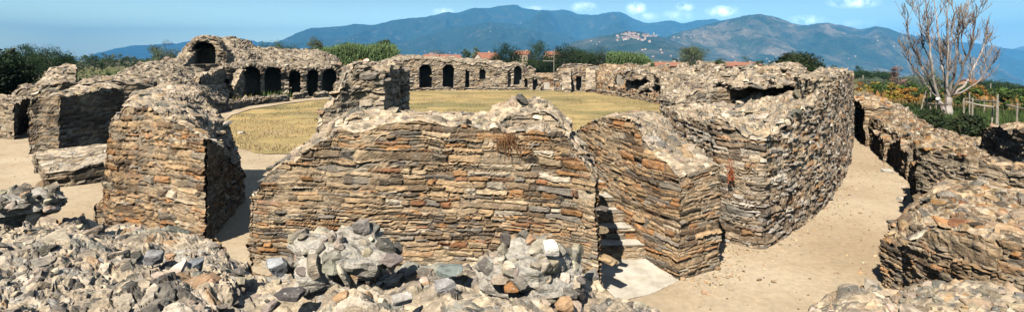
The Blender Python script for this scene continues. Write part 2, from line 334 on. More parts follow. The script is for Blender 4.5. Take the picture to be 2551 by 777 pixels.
def relief(g, grid, out, dres, kind, size, pal, seed, cut=(), off=.02, mat=1, **kw):
    """grid (a,b,3) surface; out (a,b,3) or (3,) outward directions; lays a fine stone relief over it"""
    A, B = grid.shape[:2]; lu = np.linalg.norm(np.diff(grid, axis=0), axis=2).mean(1).sum(); lv = np.linalg.norm(np.diff(grid, axis=1), axis=2).mean(0).sum()
    n, m = max(4, int(lu/dres)), max(4, int(lv/dres)); iu, iv = np.linspace(0, A-1, n), np.linspace(0, B-1, m)
    def up(X):
        a = np.minimum(iu.astype(int), A-2); fa = (iu-a)[:, None, None]; Y = X[a]*(1-fa)+X[a+1]*fa; b = np.minimum(iv.astype(int), B-2); fb = (iv-b)[None, :, None]; return Y[:, b]*(1-fb)+Y[:, b+1]*fb
    Pp, O = up(grid), up(np.broadcast_to(out, grid.shape))
    if kind == 'coursed':
        du = np.linalg.norm(np.diff(Pp[:, m//2, :2], axis=0), axis=1); u = np.concatenate([[0], np.cumsum(du)])[:, None]+0*Pp[..., 2]; h, col = coursed(u, Pp[..., 2], size, seed, pal, **kw)
    else:
        a1 = np.concatenate([np.zeros((1, m)), np.cumsum(np.linalg.norm(np.diff(Pp, axis=0), axis=2), 0)]); a2 = np.concatenate([np.zeros((n, 1)), np.cumsum(np.linalg.norm(np.diff(Pp, axis=1), axis=2), 1)], 1)
        h, col = slabs(a1.mean(1)[:, None]+0*a1+seed*.37, a2+seed*.11, size, seed, pal, **kw)
        k5 = lambda X: (np.roll(X, 2, 0)+np.roll(X, -2, 0)+np.roll(X, 2, 1)+np.roll(X, -2, 1)+X)/5
        nr = np.cross(np.gradient(Pp, axis=0), np.gradient(Pp, axis=1)); nr *= np.sign(nr[..., 2:]+1e-9); nr /= np.linalg.norm(nr, axis=2)[..., None]+1e-9; nr = nr+np.array([0, 0, .7]); O = nr/np.linalg.norm(nr, axis=2)[..., None]
    Pq = Pp+O*(h+off)[..., None]; ex = .035+dres
    for ax in (0, 1) if kind != 'coursed' else (0,):
        for a_, b_ in ((0, 1), (-1, -2)):
            A_ = Pq[a_] if ax == 0 else Pq[:, a_]; B_ = Pp[b_] if ax == 0 else Pp[:, b_]; C_ = Pp[a_] if ax == 0 else Pp[:, a_]
            t_ = (C_-B_); t_[..., 2] = 0; t_ = t_/(np.linalg.norm(t_, axis=-1)[..., None]+1e-9)*ex; t_[..., 2] = -.03 if kind != 'coursed' else 0
            if ax == 0: Pq[a_] = A_+t_
            else: Pq[:, a_] = A_+t_
    I = np.arange(n*m).reshape(n, m); Q = np.stack([I[:-1, :-1], I[1:, :-1], I[1:, 1:], I[:-1, 1:]], -1).reshape(-1, 4)
    if len(cut): c = Pq.reshape(-1, 3)[Q].mean(1); Q = Q[~inside(cut, c)]
    if len(Q): g.add(Pq.reshape(-1, 3), Q, None, col.reshape(-1, 3), mat)

# ---------------------------------------------------------------- masonry
def pt(a): return P(*a) if a[2] > 40 else np.array(a, float)     # (px, distance, row) or plain x, y, z
def masonry(name, front, back, zb=0., parent=None, res=.22, rough=.08, amp=.04, size=(.26, .1), pal='face', lod=3, topd=14, topsize=(.12, .42),
            toppal='top', sides='fse', far=False, cut=(), arches=True, gap=.13, proud=.045, tilt=.16, hgt=(.06, .15), topmat='top', depth=.2, batter=0., ragged=.5, hump=0, scale_rough=1.1, fine=0, crag=.02, fq=1., dres=None, mortar=.56, tmortar=.6, extra=.1, textra=.7, tstep=.07, tsize=None, trough=.02):
    if far: crag *= 3.; fq *= .45; res *= .75
    else:
        size = (size[0]*.9, size[1]*.78); hgt = (hgt[0]*.7, hgt[1]*.7)
        if res > .09: res *= .62
    fp = np.array([pt(a) for a in front]); bp = np.array([pt(a) for a in back])
    ln = np.linalg.norm(np.diff(fp[:, :2], axis=0), axis=1).sum(); ln = max(ln, np.linalg.norm(np.diff(bp[:, :2], axis=0), axis=1).sum())
    n = max(4, int(ln/res)); wd = np.linalg.norm(fp.mean(0)[:2]-bp.mean(0)[:2]); T = max(3, int(wd/res)); zt = max(fp[:, 2].max(), bp[:, 2].max()); W = max(3, int((zt-zb)/res))
    rs = lambda A: np.stack([np.interp(np.linspace(0, len(A)-1, n+1), range(len(A)), A[:, k]) for k in range(3)], 1)
    FR, BK = rs(fp), rs(bp); t = np.linspace(0, 1, T+1)
    TOP = FR[:, None]*(1-t)[None, :, None]+BK[:, None]*t[None, :, None]
    TOP[:, :, 2] += rough*1.6*fbm(np.concatenate([TOP[:, :, :2]*scale_rough, np.full(TOP.shape[:2]+(1,), len(name)*3.3+fp[0, 0])], 2), 5)
    TOP[:, :, 2] += rough*.8*fbm(np.concatenate([TOP[:, :, :2]*scale_rough*3.3, np.zeros(TOP.shape[:2]+(1,))], 2), 9, 3)
    if hump: TOP[:, :, 2] += hump*np.sin(math.pi*t)[None, :]
    cen = TOP[:, :, :2].mean(axis=(0, 1))
    w = np.linspace(0, 1, W+1); LAT = np.repeat(TOP[:, :, None, :], W+1, 2); LAT[..., 2] = zb+(np.maximum(TOP[:, :, 2], zb+.05)-zb)[:, :, None]*w[None, None, :]
    if batter:
        nn = TOP[:, 0, :2]-TOP[:, -1, :2]; nn /= np.linalg.norm(nn, axis=1)[:, None]
        LAT[..., :2] += (nn[:, None, None, :]*(1-2*t)[None, :, None, None])*batter*(1-w)[None, None, :, None]*(zt-zb)
    NS, NT, NW = n+1, T+1, W+1; idx = np.arange(NS*NT*NW).reshape(NS, NT, NW); V = LAT.reshape(-1, 3)
    def gq(I, fl):
        q = np.stack([I[:-1, :-1], I[1:, :-1], I[1:, 1:], I[:-1, 1:]], -1).reshape(-1, 4); return q[:, ::-1] if fl else q
    flip = np.cross(np.append(FR[-1, :2]-FR[0, :2], 0), np.append(BK[n//2, :2]-FR[n//2, :2], 0))[2] < 0
    Qs = {'f': gq(idx[:, 0, :], flip), 'b': gq(idx[:, -1, :], not flip), 's': gq(idx[0, :, :], not flip), 'e': gq(idx[-1, :, :], flip), 't': gq(idx[:, :, -1], flip), 'u': gq(idx[:, :, 0], not flip)}
    disp = np.stack([fbm(V*3.1+k*13.7, 3+k, 3) for k in range(3)], 1)*amp; disp[:, :2] += np.stack([fbm(V*np.array([2.6, 2.6, 11])*fq+k*5.1, 30+k, 3) for k in range(2)], 1)*crag; disp[:, 2] += fbm(V*np.array([6, 6, 6])*fq, 47, 4)*crag*1.6; V = V+disp*np.array([1, 1, .6])
    allq = np.concatenate(list(Qs.values())); used, inv = np.unique(allq, return_inverse=True)
    gc = Geo(); inv = inv.reshape(-1, 4); gc.add(V[used], inv[:-len(Qs['t'])-len(Qs['u'])], None, (.5, .5, .5), 0)
    tq = inv[len(allq)-len(Qs['t'])-len(Qs['u']):]; nt_ = len(Qs['t']); gc.q.append(tq[:nt_]); gc.mq.append(np.full(nt_, 2)); gc.q.append(tq[nt_:]); gc.mq.append(np.zeros(len(Qs['u']), int))
    mats = [M['mortar_far' if far else 'mortar'], M['stone_far' if far else 'stone'], M[topmat]]
    g = Geo()
    if cut:
        co = gc.build('core', mats); ks = []
        for k in cut:
            ko = cutter_object(k); C.objects.link(ko); ks.append(ko); md = co.modifiers.new('b', 'BOOLEAN'); md.operation = 'DIFFERENCE'; md.solver = 'EXACT'; md.object = ko
        dg = bpy.context.evaluated_depsgraph_get(); dg.update(); me = co.evaluated_get(dg).to_mesh(); me.calc_loop_triangles()
        cv = np.zeros(len(me.vertices)*3); me.vertices.foreach_get('co', cv); ct = np.zeros(len(me.loop_triangles)*3, int); me.loop_triangles.foreach_get('vertices', ct)
        cm = np.zeros(len(me.loop_triangles), int); me.loop_triangles.foreach_get('material_index', cm)
        ct = ct.reshape(-1, 3); cv = cv.reshape(-1, 3)
        for mm in (0, 2):
            sel = ct[np.isin(cm, [mm] if mm == 2 else [0, 1])]
            if len(sel): g.add(cv, None, sel, (.5, .5, .5), mm)
        bpy.data.objects.remove(co)
        for ko in ks: bpy.data.objects.remove(ko)
        if arches:
            for k in cut: voussoirs(g, k)
    else:
        g.v, g.q, g.mq, g.c, g.n = gc.v, gc.q, gc.mq, gc.c, gc.n
    dist = np.linalg.norm(fp[:, :2].mean(0)); dres = dres or min(max(dist*.0021, .02), .13); sd = int(abs(fp[0, 0]*97+fp[0, 1]*31+len(name)*7)) % 9973
    def side(I, q):
        bot, top = V[I[:, 0]], V[I[:, -1]]; tg = np.gradient(bot[:, :2], axis=0); nr = np.stack([-tg[:, 1], tg[:, 0], 0*tg[:, 0]], 1); nr /= np.linalg.norm(nr, axis=1)[:, None]+1e-9
        if np.dot(nr.mean(0)[:2], bot[:, :2].mean(0)-cen) < 0: nr = -nr
        relief(g, V[I], nr[:, None, :], dres, 'coursed', (size[0]*.95, size[1]*.85), pal, sd+q, cut, jd=.38*size[1], pd=.55*size[1]*(proud/.045)**.5, mortar=mortar)
        clad(g, V[I], bot, top, nr, size, pal, lod, 1-extra, proud, cut, ragged, depth)
    for q, (s_, I) in enumerate((('f', idx[:, 0, :]), ('b', idx[:, -1, :]), ('s', idx[0]), ('e', idx[-1]))):
        if s_ in sides: side(I, q)
    if topd > 0:
        if topmat != 'slab': relief(g, V[idx[:, :, -1]], np.array([0, 0, 1.]), dres*1.1, 'slabs', tsize or topsize[1]*.62, toppal, sd+9, cut, off=-.01, step=tstep*(2.2 if far else 1), mortar=tmortar, rough=trough*(2 if far else 1))
        scatter(g, V, Qs['t'], topd*textra, topsize, hgt, toppal, lod, tilt, embed=.56 if lod == 5 else .4, cut=cut)
    if fine: scatter(g, V, Qs['t'], fine, (.04, .12), (.03, .07), toppal, 2, .6)
    return g.build(name, mats, parent)
def lump(name, c, r, parent=None, seed=1, sub=4, amp=.25, dens=40, size=(.08, .3), pal='rubble', lod=3, tilt=.5, topmat='top', hgt=(.05, .13), yaw=0):
    n = 26; th = np.linspace(0, math.pi, n); ph = np.linspace(0, 2*math.pi, 2*n, endpoint=False)
    V = np.stack([np.sin(th)[:, None]*np.cos(ph)[None], np.sin(th)[:, None]*np.sin(ph)[None], np.cos(th)[:, None]+0*ph[None]], -1).reshape(-1, 3)
    V = V*(1+amp*fbm(V*1.7+seed*3.3, seed, 4)[:, None]); V = V*np.array(r); cs, sn = math.cos(yaw), math.sin(yaw); V = V@np.array([[cs, sn, 0], [-sn, cs, 0], [0, 0, 1]])+np.array(c)
    m = 2*n; Q = np.array([[i*m+j, (i+1)*m+j, (i+1)*m+(j+1) % m, i*m+(j+1) % m] for i in range(n-1) for j in range(m)])
    g = Geo(); g.add(V, Q, None, (.5, .5, .5), 0); scatter(g, V, Q, dens, size, hgt, pal, lod, tilt, embed=.38)
    return g.build(name, [M[topmat], M['stone']], parent)

# ================================================================ THE RUINS, NEAR TO FAR
def wallthing(name, label, cat='ruined wall', group=None, **kw):
    o = masonry(name, **kw); return tag(o, label, cat, group)
NEAR = dict(res=.075, rough=.12, amp=.05, lod=3)
# --- rubble wall the photographer stands on
o = masonry('rubble_wall', [(-500, 2.3, 1000), (100, 2.25, 1000), (700, 2.2, 1020), (1230, 2.15, 1020), (1500, 2.1, 1060)],
    [(-330, 7.0, 500), (-60, 6.9, 512), (0, 6.7, 528), (110, 6.4, 550), (200, 6.2, 556), (300, 6.0, 582), (420, 5.7, 592), (520, 5.4, 606), (570, 5.15, 640), (640, 5.0, 668), (720, 4.9, 660), (820, 4.8, 650), (930, 4.8, 655), (1080, 4.7, 660), (1230, 4.7, 655), (1330, 4.65, 665), (1430, 4.5, 700), (1500, 4.3, 745), (1560, 4.2, 775), (1640, 4.1, 800)],
    res=.06, dres=.016, rough=.13, amp=.10, crag=.02, scale_rough=1.3, tmortar=.8, tsize=.21, tstep=.05, trough=.03, textra=1, lod=5, topd=8, topsize=(.06, .26), toppal='rubble', tilt=.45, hgt=(.04, .1), sides='be', size=(.22, .07), pal='brown', fine=22)
tag(o, 'broad pale rubble wall of loose mortared stones along the bottom edge, in front of every other wall', 'rubble wall')
for nm, c, r, sd, yw, lb in (
    ('masonry_boulder', P(62, 5.6, 510), (.34, .26, .17), 3, .3, 'knobbly overhanging lump of mortared stones perched on the rubble wall near the pale block'),
    ('masonry_outcrop', P(850, 3.95, 640), (.42, .3, .20), 5, -.1, 'hollowed mortar outcrop in front of the long coursed wall, below its tall crest'),
    ('masonry_outcrop', P(1330, 3.9, 680), (.36, .3, .20), 8, .2, 'lumpy mortar outcrop topped by a bright white stone')):
    tag(lump(nm, c, r, seed=sd, amp=.62, dens=70, size=(.05, .17), yaw=yw, hgt=(.03, .09), lod=5), lb, 'masonry lump')
def loose(name, label, px, d, py, s, col, yaw=0, tilt=.2, seed=0):
    V, Q = TEMPL[5][seed % 16]; g = Geo(); R = Matrix.Rotation(yaw, 3, 'Z') @ Matrix.Rotation(tilt, 3, 'X'); W = (V*np.array(s))@np.array(R).T
    g.add(W+P(px, d, py), Q, None, col, 0); tag(g.build(name, M['stone']), label, 'stone')
loose('white_stone', 'bright white angular stone standing on the lumpy outcrop beside the wall end', 1372, 3.7, 616, (.1, .08, .085), (.84, .83, .8), .2, .1, 3)
loose('slate_slab', 'dark flat slab lying on the pale rubble just below the hollowed outcrop', 722, 3.45, 731, (.19, .1, .05), (.13, .125, .13), -.1, .1, 1)
loose('grey_stone', 'rounded pale grey stone below the foot of the long coursed wall', 1108, 3.6, 720, (.14, .1, .11), (.42, .43, .45), .3, .3, 2)
loose('grey_stone', 'faceted grey stone leaning at the outer end of the hollowed outcrop', 690, 3.8, 664, (.13, .1, .12), (.38, .42, .47), .5, .3, 5)
loose('green_slab', 'greenish grey slab bedded between the two mortar outcrops', 1120, 3.9, 672, (.2, .15, .06), (.25, .31, .31), -.2, .2, 6)
loose('white_slab', 'white elongated stone lying aslant between the two outcrops at the bottom', 1002, 3.3, 745, (.14, .06, .06), (.66, .65, .62), .6, .2, 7)
loose('ochre_stone', 'orange brown stone tucked under the outcrop with the white stone', 1275, 3.6, 718, (.11, .1, .08), (.42, .22, .1), .1, .1, 8)
loose('ochre_stone', 'light tan stone at the foot of the outcrop with the white stone', 1405, 3.45, 762, (.13, .1, .08), (.52, .36, .22), .4, .1, 9)
loose('slate_slab', 'blue grey slab wedged upright in the rubble in front of the tall pier', 480, 4.0, 668, (.15, .1, .11), (.26, .3, .34), .8, .5, 10)
loose('grey_stone', 'pointed grey stone on the rubble crest in front of the tall pier', 385, 4.4, 640, (.16, .1, .1), (.32, .34, .37), .1, .2, 11)
loose('dark_stone', 'dark wedge shaped stone low in the rubble below the overhanging boulder', 75, 3.8, 722, (.2, .12, .1), (.13, .14, .16), .3, .4, 12)
o = masonry('rubble_bank', [(1500, 2.9, 960), (1620, 2.9, 960), (1700, 2.9, 990)], [(1495, 4.3, 752), (1560, 4.2, 742), (1610, 4.1, 752), (1655, 4.05, 778)], res=.1, rough=.06, amp=.05, lod=5, topd=70, topsize=(.05, .2), toppal='rubble', tilt=.5, sides='be', size=(.2, .08), fine=120)
tag(o, 'low rubble chunk at the bottom edge below the stair landing', 'rubble wall')

# --- tall pier
pier = masonry('masonry_pier', [(246, 11.85, 505), (262, 11.8, 495), (272, 11.7, 395), (284, 11.6, 300), (325, 11.4, 268), (400, 11.05, 285), (450, 10.8, 312), (512, 10.5, 345)],
    [(300, 15.3, 470), (318, 15.3, 400), (326, 15.3, 300), (332, 15.2, 228), (430, 14.9, 216), (490, 14.6, 226), (520, 14.4, 262), (565, 14.1, 302), (585, 14.0, 370), (602, 13.85, 430)], sides='fbse', topd=16, pal='brown', rough=.1, res=.12, lod=3, proud=.06, batter=.03)
tag(pier, 'tall free-standing pier of layered stones with a sloping rough top, beside the narrow dark gap', 'stone pier')
# --- long coursed wall in the middle
t = thing('coursed_wall', 'long wall of thin coursed stones in the middle with a tall crest and a raised lump on top', 'ruined wall', G(1050, 700))
masonry('masonry', [(633, 9.45, 485), (648, 9.4, 468), (680, 9.35, 425), (712, 9.3, 395), (765, 9.2, 378), (805, 9.15, 342), (850, 9.1, 325), (1000, 8.95, 302), (1100, 8.85, 312), (1190, 8.75, 322), (1240, 8.7, 318), (1330, 8.55, 322), (1400, 8.4, 338), (1440, 8.3, 372), (1483, 8.1, 436)],
    [(655, 10.9, 480), (668, 10.9, 460), (695, 10.8, 405), (735, 10.75, 378), (775, 10.7, 350), (810, 10.6, 316), (850, 10.5, 288), (950, 10.4, 285), (1050, 10.3, 280), (1130, 10.2, 284), (1235, 10.1, 285), (1300, 10., 285), (1390, 9.8, 300), (1430, 9.7, 345), (1474, 9.5, 425)],
    parent=t, sides='fse', topd=18, size=(.3, .1), pal='face', gap=.1, proud=.05, **NEAR)
masonry('crest', [(800, 10.2, 300), (812, 10.2, 275), (832, 10.25, 262), (848, 10.3, 225), (862, 10.4, 185), (900, 10.5, 172), (952, 10.6, 178)], [(815, 12.3, 330), (828, 12.4, 290), (840, 12.5, 250), (858, 12.6, 200), (872, 12.7, 182), (910, 12.8, 172), (1016, 12.9, 176)], zb=1.5, parent=t, sides='fse', topd=24, pal='rubble', size=(.22, .1), proud=.07, res=.12, rough=.12, amp=.1, lod=3, tilt=.4)
masonry('raised_lump', [(1238, 8.9, 322), (1262, 8.95, 285), (1320, 8.9, 282), (1370, 8.8, 290), (1412, 8.7, 330)], [(1232, 10.1, 255), (1275, 10.1, 244), (1345, 10.0, 238), (1372, 9.9, 262), (1412, 9.8, 300)], zb=2.2, parent=t, sides='fse', topd=26, pal='top', size=(.2, .09), res=.1, rough=.08, amp=.07, lod=3, tilt=.35)
# hanging dead plants
g = Geo()
for (px, py, n, l) in ((1268, 338, 80, .2), (1246, 345, 25, .3), (1292, 362, 35, .24)):
    for k in range(n):
        b = P(px+random.gauss(0, 13), 8.62-random.random()*.08, py+random.gauss(0, 6)); e = b+np.array([random.gauss(0, .06), random.gauss(-.06, .04), -random.random()*l]); w = .004
        g.add([b+(w, 0, 0), b-(w, 0, 0), (b+e)/2+(w, -.03, 0), (b+e)/2-(w, .03, 0), e+(w, 0, 0), e-(w, 0, 0)], [[0, 1, 3, 2], [2, 3, 5, 4]], None, np.array([.24, .12, .055])*random.uniform(.6, 1.4))
tag(g.build('withered_creeper', M['grass']), 'rust brown withered creeper hanging on the face of the long coursed wall', 'creeper')
g = Geo()
for k in range(60):
    b = P(1818+random.gauss(0, 4), 10.43-random.random()*.06, 425+random.gauss(0, 16)); e = b+np.array([random.gauss(0, .04), -.04, -random.random()*.12]); w = .006
    g.add([b+(w, 0, 0), b-(w, 0, 0), e+(w, 0, 0), e-(w, 0, 0)], [[0, 1, 3, 2]], None, np.array([.36, .10, .04])*random.uniform(.6, 1.4))
tag(g.build('withered_tuft', M['grass']), 'small rust red dry tuft on the recessed wall corner right of the stair wall', 'dry plant')

# --- stair, landing, stair wall
st = thing('stone_stair', 'flight of worn stone steps rising between the long coursed wall and the stair wall', 'stairs', G(1540, 640))
for i, (d, z, xr) in enumerate(((9.52, .37, 2.5), (9.84, .57, 2.36), (10.2, .77, 2.27), (10.58, .97, 2.16), (11.0, 1.17, 2.06), (11.4, 1.37, 1.96), (11.8, 1.57, 1.9))):
    masonry('step', [(1.0, d, z), (xr+.1, d, z)], [(1.0, d+(.52 if i < 6 else 2.2), z), (xr+.06, d+(.52 if i < 6 else 2.2), z)], zb=z-.36, parent=st, res=.09, rough=.02, amp=.02, crag=.015, sides='f', size=(.3, .085), pal='brown', topd=2, lod=3, hgt=(.02, .04), tilt=.05, topmat='slab', proud=.015)
o = masonry('landing_slab', [(1.1, 7.5, .03), (1.7, 8.0, .03), (2.3, 8.3, .04), (2.86, 8.78, .035)], [(1.1, 9.65, .14), (1.9, 9.65, .14), (2.85, 9.65, .14)], zb=-.1, res=.15, rough=.025, amp=.02, sides='', topd=1.5, topsize=(.03, .12), hgt=(.01, .03), topmat='slab', crag=.012)
tag(o, 'pale worn stone landing at the foot of the steps', 'stone slab')
o = masonry('stair_wall', [(1691, 8.86, 436), (1651, 9.15, 398), (1617, 9.45, 364), (1597, 9.7, 324), (1570, 10.1, 300), (1529, 10.7, 290), (1481, 11.8, 304), (1424, 13.5, 338)],
    [(1783, 9.28, 408), (1745, 9.9, 386), (1718, 10.4, 362), (1690, 10.9, 332), (1665, 11.5, 302), (1640, 12.2, 287), (1590, 13, 284), (1500, 14.6, 305)], sides='fbse', topd=9, pal='brown', size=(.3, .09), res=.08, rough=.05, amp=.05, lod=3)
tag(o, 'angular stair wall with a bare pale top, flanking the steps on the side of the sandy path', 'ruined wall')

# --- big curved block
t = thing('curved_wall', 'massive curved masonry block with a broken top, bordering the sandy path', 'ruined wall', G(1950, 600))
masonry('masonry', [(1680, 13.6, 290), (1735, 12.1, 293), (1790, 10.85, 300), (1840, 10.5, 318), (1895, 10.27, 338), (1950, 10.95, 310), (2000, 11.9, 272), (2040, 12.9, 240), (2068, 14.2, 212), (2095, 16.2, 196), (2112, 18.8, 190), (2119, 22, 186), (2122, 25, 186)],
    [(1662, 17.5, 275), (1680, 17.3, 272), (1710, 17.2, 268), (1750, 17.2, 262), (1790, 17.3, 252), (1830, 17.5, 246), (1870, 17.8, 240), (1920, 18.2, 234), (1990, 19, 205), (2030, 20.5, 185), (2070, 22, 182), (2095, 24, 183), (2108, 26, 184)],
    parent=t, sides='fse', topd=13, pal='spotty', toppal='top', size=(.25, .1), res=.16, rough=.2, amp=.07, lod=3, proud=.06, gap=.08, tilt=.3)
masonry('overhang', [(1825, 15.6, 234), (1850, 15.2, 220), (1880, 15.0, 208), (1915, 15.0, 203), (1940, 15.3, 207), (1965, 15.8, 220)], [(1790, 18.2, 215), (1815, 18.3, 200), (1840, 18.3, 178), (1870, 18.4, 167), (1925, 18.5, 164), (1965, 18.6, 176), (2000, 18.8, 186)], zb=2.98, parent=t, sides='fbse', topd=20, pal='rubble', toppal='top', res=.16, rough=.2, amp=.34, lod=3, size=(.22, .1), proud=.08)
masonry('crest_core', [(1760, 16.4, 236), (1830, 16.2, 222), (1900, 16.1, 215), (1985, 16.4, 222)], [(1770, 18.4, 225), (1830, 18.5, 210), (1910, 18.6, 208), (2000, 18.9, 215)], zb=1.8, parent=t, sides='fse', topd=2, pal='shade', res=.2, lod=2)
masonry('parapet', [(2012, 13.3, 205), (2050, 14.0, 196), (2085, 15.6, 190), (2110, 18.4, 187), (2120, 22, 184)], [(1990, 15.2, 190), (2030, 16., 184), (2065, 18, 180), (2090, 21, 179), (2106, 24.5, 180)], zb=2.3, parent=t, sides='fbse', topd=26, pal='top', toppal='top', res=.16, rough=.12, amp=.08, lod=3, size=(.22, .1))
t = thing('vault_remnant', 'overhanging vault remnant with a dark hollow beneath, behind the curved block at the arena edge', 'vault remnant', P(1700, 20, 500))
masonry('overhang', [(1650, 17.2, 250), (1690, 16.6, 246), (1740, 16.3, 240), (1800, 16.4, 232), (1850, 16.8, 226)], [(1664, 25, 224), (1720, 24.5, 204), (1770, 24.5, 192), (1830, 25, 184), (1880, 25, 178)], zb=2.32, parent=t, sides='fbse', topd=10, pal='rubble', toppal='grey', res=.2, rough=.2, amp=.22, size=(.25, .1), proud=.09, topmat='mortar')
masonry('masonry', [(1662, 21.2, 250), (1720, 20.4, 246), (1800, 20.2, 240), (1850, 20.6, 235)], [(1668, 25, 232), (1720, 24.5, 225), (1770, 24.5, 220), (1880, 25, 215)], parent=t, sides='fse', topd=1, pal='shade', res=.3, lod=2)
# --- walls along the far side of the path
WR = dict(res=.16, rough=.14, amp=.09, lod=3, topd=16, size=(.24, .09), pal='face', toppal='face', tilt=.3, tmortar=.5, tsize=.24, tstep=.065)
tag(masonry('outer_wall', [(15.6, 22.2, 1.3), (14.9, 20.4, 1.05), (13.6, 17.6, 1.05), (12.0, 14.9, 1.2), (11.2, 13.2, 1.45), (10.6, 11.9, 1.5)], [(2126, 28, 240), (2195, 27, 245), (2240, 26, 258), (2285, 22, 292), (2330, 19.5, 318), (2390, 17.4, 338), (2440, 16.2, 345), (2490, 15.4, 350)], sides='fbse', **WR),
    'long low sloping bank of pale masonry on the far side of the sandy path', 'ruined wall')
for i, (px, d, zt, L, w, zz, lb) in enumerate(((2160, 22.4, 270, 4.6, .8, 240, 'low dark-sided spur wall farthest along the path, next to the curved block'), (2207, 19.0, 345, 2.6, .8, 330, 'short spur wall, second from the far end of the path'), (2265, 16.1, 372, 2.9, .8, 345, 'knee-high spur wall at the middle of the path bend'), (2310, 12.9, 440, 1.6, .9, 400, 'spur wall closest to the stepped wall where the path narrows'))):
    a = P(px, d, zt); e = a+np.array([.47, .88, 0])*L; e[2] = CH+(HY-zz)/F*e[1]; r = np.array([.88, -.30, 0])*w; a2 = a+r; e2 = e+r
    tag(masonry('spur_wall', [tuple(a), tuple((a+e)/2), tuple(e)], [tuple(a2), tuple((a2+e2)/2), tuple(e2)], sides='fbse', **WR), lb, 'spur wall', 'spur walls along the path')
t = thing('stepped_wall', 'nearest stepped wall of grey and brown coursed stones beside the path', 'ruined wall', G(2300, 560))
masonry('upper_masonry', [(2293, 11.3, 392), (2340, 10.8, 396), (2400, 10.2, 402), (2470, 9.7, 428), (2551, 9.2, 455), (2680, 8.8, 470)], [(2312, 13.3, 352), (2380, 12.8, 362), (2440, 12.3, 385), (2520, 11.8, 415), (2620, 11.3, 440), (2750, 10.8, 440)], parent=t, sides='fse', **{**WR, 'pal': 'grey', 'topd': 20, 'res': .13})
masonry('lower_masonry', [(2207, 8.55, 592), (2260, 8.0, 590), (2340, 7.3, 588), (2440, 6.7, 600), (2551, 6.2, 620), (2700, 5.8, 640)], [(2272, 10.9, 520), (2350, 10.7, 452), (2450, 10.2, 432), (2551, 9.6, 455), (2680, 9.1, 470), (2780, 8.8, 480)], parent=t, sides='fse', **{**WR, 'pal': 'brown', 'toppal': 'face', 'topd': 14, 'res': .12, 'topmat': 'mortar'})
o = masonry('rubble_shelf', [(2030, 3.7, 1010), (2200, 3.6, 1010), (2400, 3.5, 1010), (2800, 3.4, 1010)], [(2012, 5.7, 772), (2060, 5.7, 738), (2120, 5.6, 702), (2180, 5.5, 698), (2230, 5.4, 728), (2300, 5.3, 715), (2420, 5.1, 722), (2560, 4.9, 740), (2750, 4.7, 745)], res=.1, rough=.1, amp=.07, lod=5, topd=60, topsize=(.06, .26), toppal='top', tilt=.5, sides='bs', size=(.22, .09), fine=120)
tag(o, 'pale rubble shelf at the bottom corner beyond the sandy path', 'rubble wall')
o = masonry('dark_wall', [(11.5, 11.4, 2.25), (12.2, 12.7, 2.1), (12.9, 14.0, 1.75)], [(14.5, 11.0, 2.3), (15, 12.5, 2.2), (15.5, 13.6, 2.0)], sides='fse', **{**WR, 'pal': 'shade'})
tag(o, 'dark shaded end of a wall rising behind the stepped wall near the frame edge', 'ruined wall')

# --- left group
LW = dict(res=.18, rough=.12, amp=.07, lod=3, size=(.28, .11), tilt=.3, topd=14)
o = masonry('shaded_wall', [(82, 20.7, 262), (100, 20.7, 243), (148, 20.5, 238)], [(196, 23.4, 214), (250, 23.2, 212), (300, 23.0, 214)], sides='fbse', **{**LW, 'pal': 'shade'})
tag(o, 'squared wall with a lit narrow end and a long shaded side, behind the pale stone block', 'ruined wall')
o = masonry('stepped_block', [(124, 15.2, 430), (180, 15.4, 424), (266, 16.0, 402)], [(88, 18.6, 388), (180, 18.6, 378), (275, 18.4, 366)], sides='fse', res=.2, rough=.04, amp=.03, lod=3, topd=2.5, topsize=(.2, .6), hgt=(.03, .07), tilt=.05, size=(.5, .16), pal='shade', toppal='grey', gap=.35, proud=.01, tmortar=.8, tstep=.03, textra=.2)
tag(o, 'low pale slab-topped masonry block on the sand between the pier and the shaded wall', 'stone block')
o = masonry('stepped_block_top', [(96, 17.2, 395), (180, 17.3, 388), (262, 17.3, 378)], [(90, 18.9, 378), (180, 18.9, 368), (272, 18.7, 358)], sides='fse', res=.2, rough=.04, amp=.03, lod=3, topd=3, topsize=(.2, .6), hgt=(.03, .07), tilt=.05, size=(.5, .12), pal='grey', toppal='grey', gap=.3, proud=.01, tmortar=.8, tstep=.03, textra=.2)
o.name = 'upper_course'; o.parent = bpy.data.objects['stepped_block']
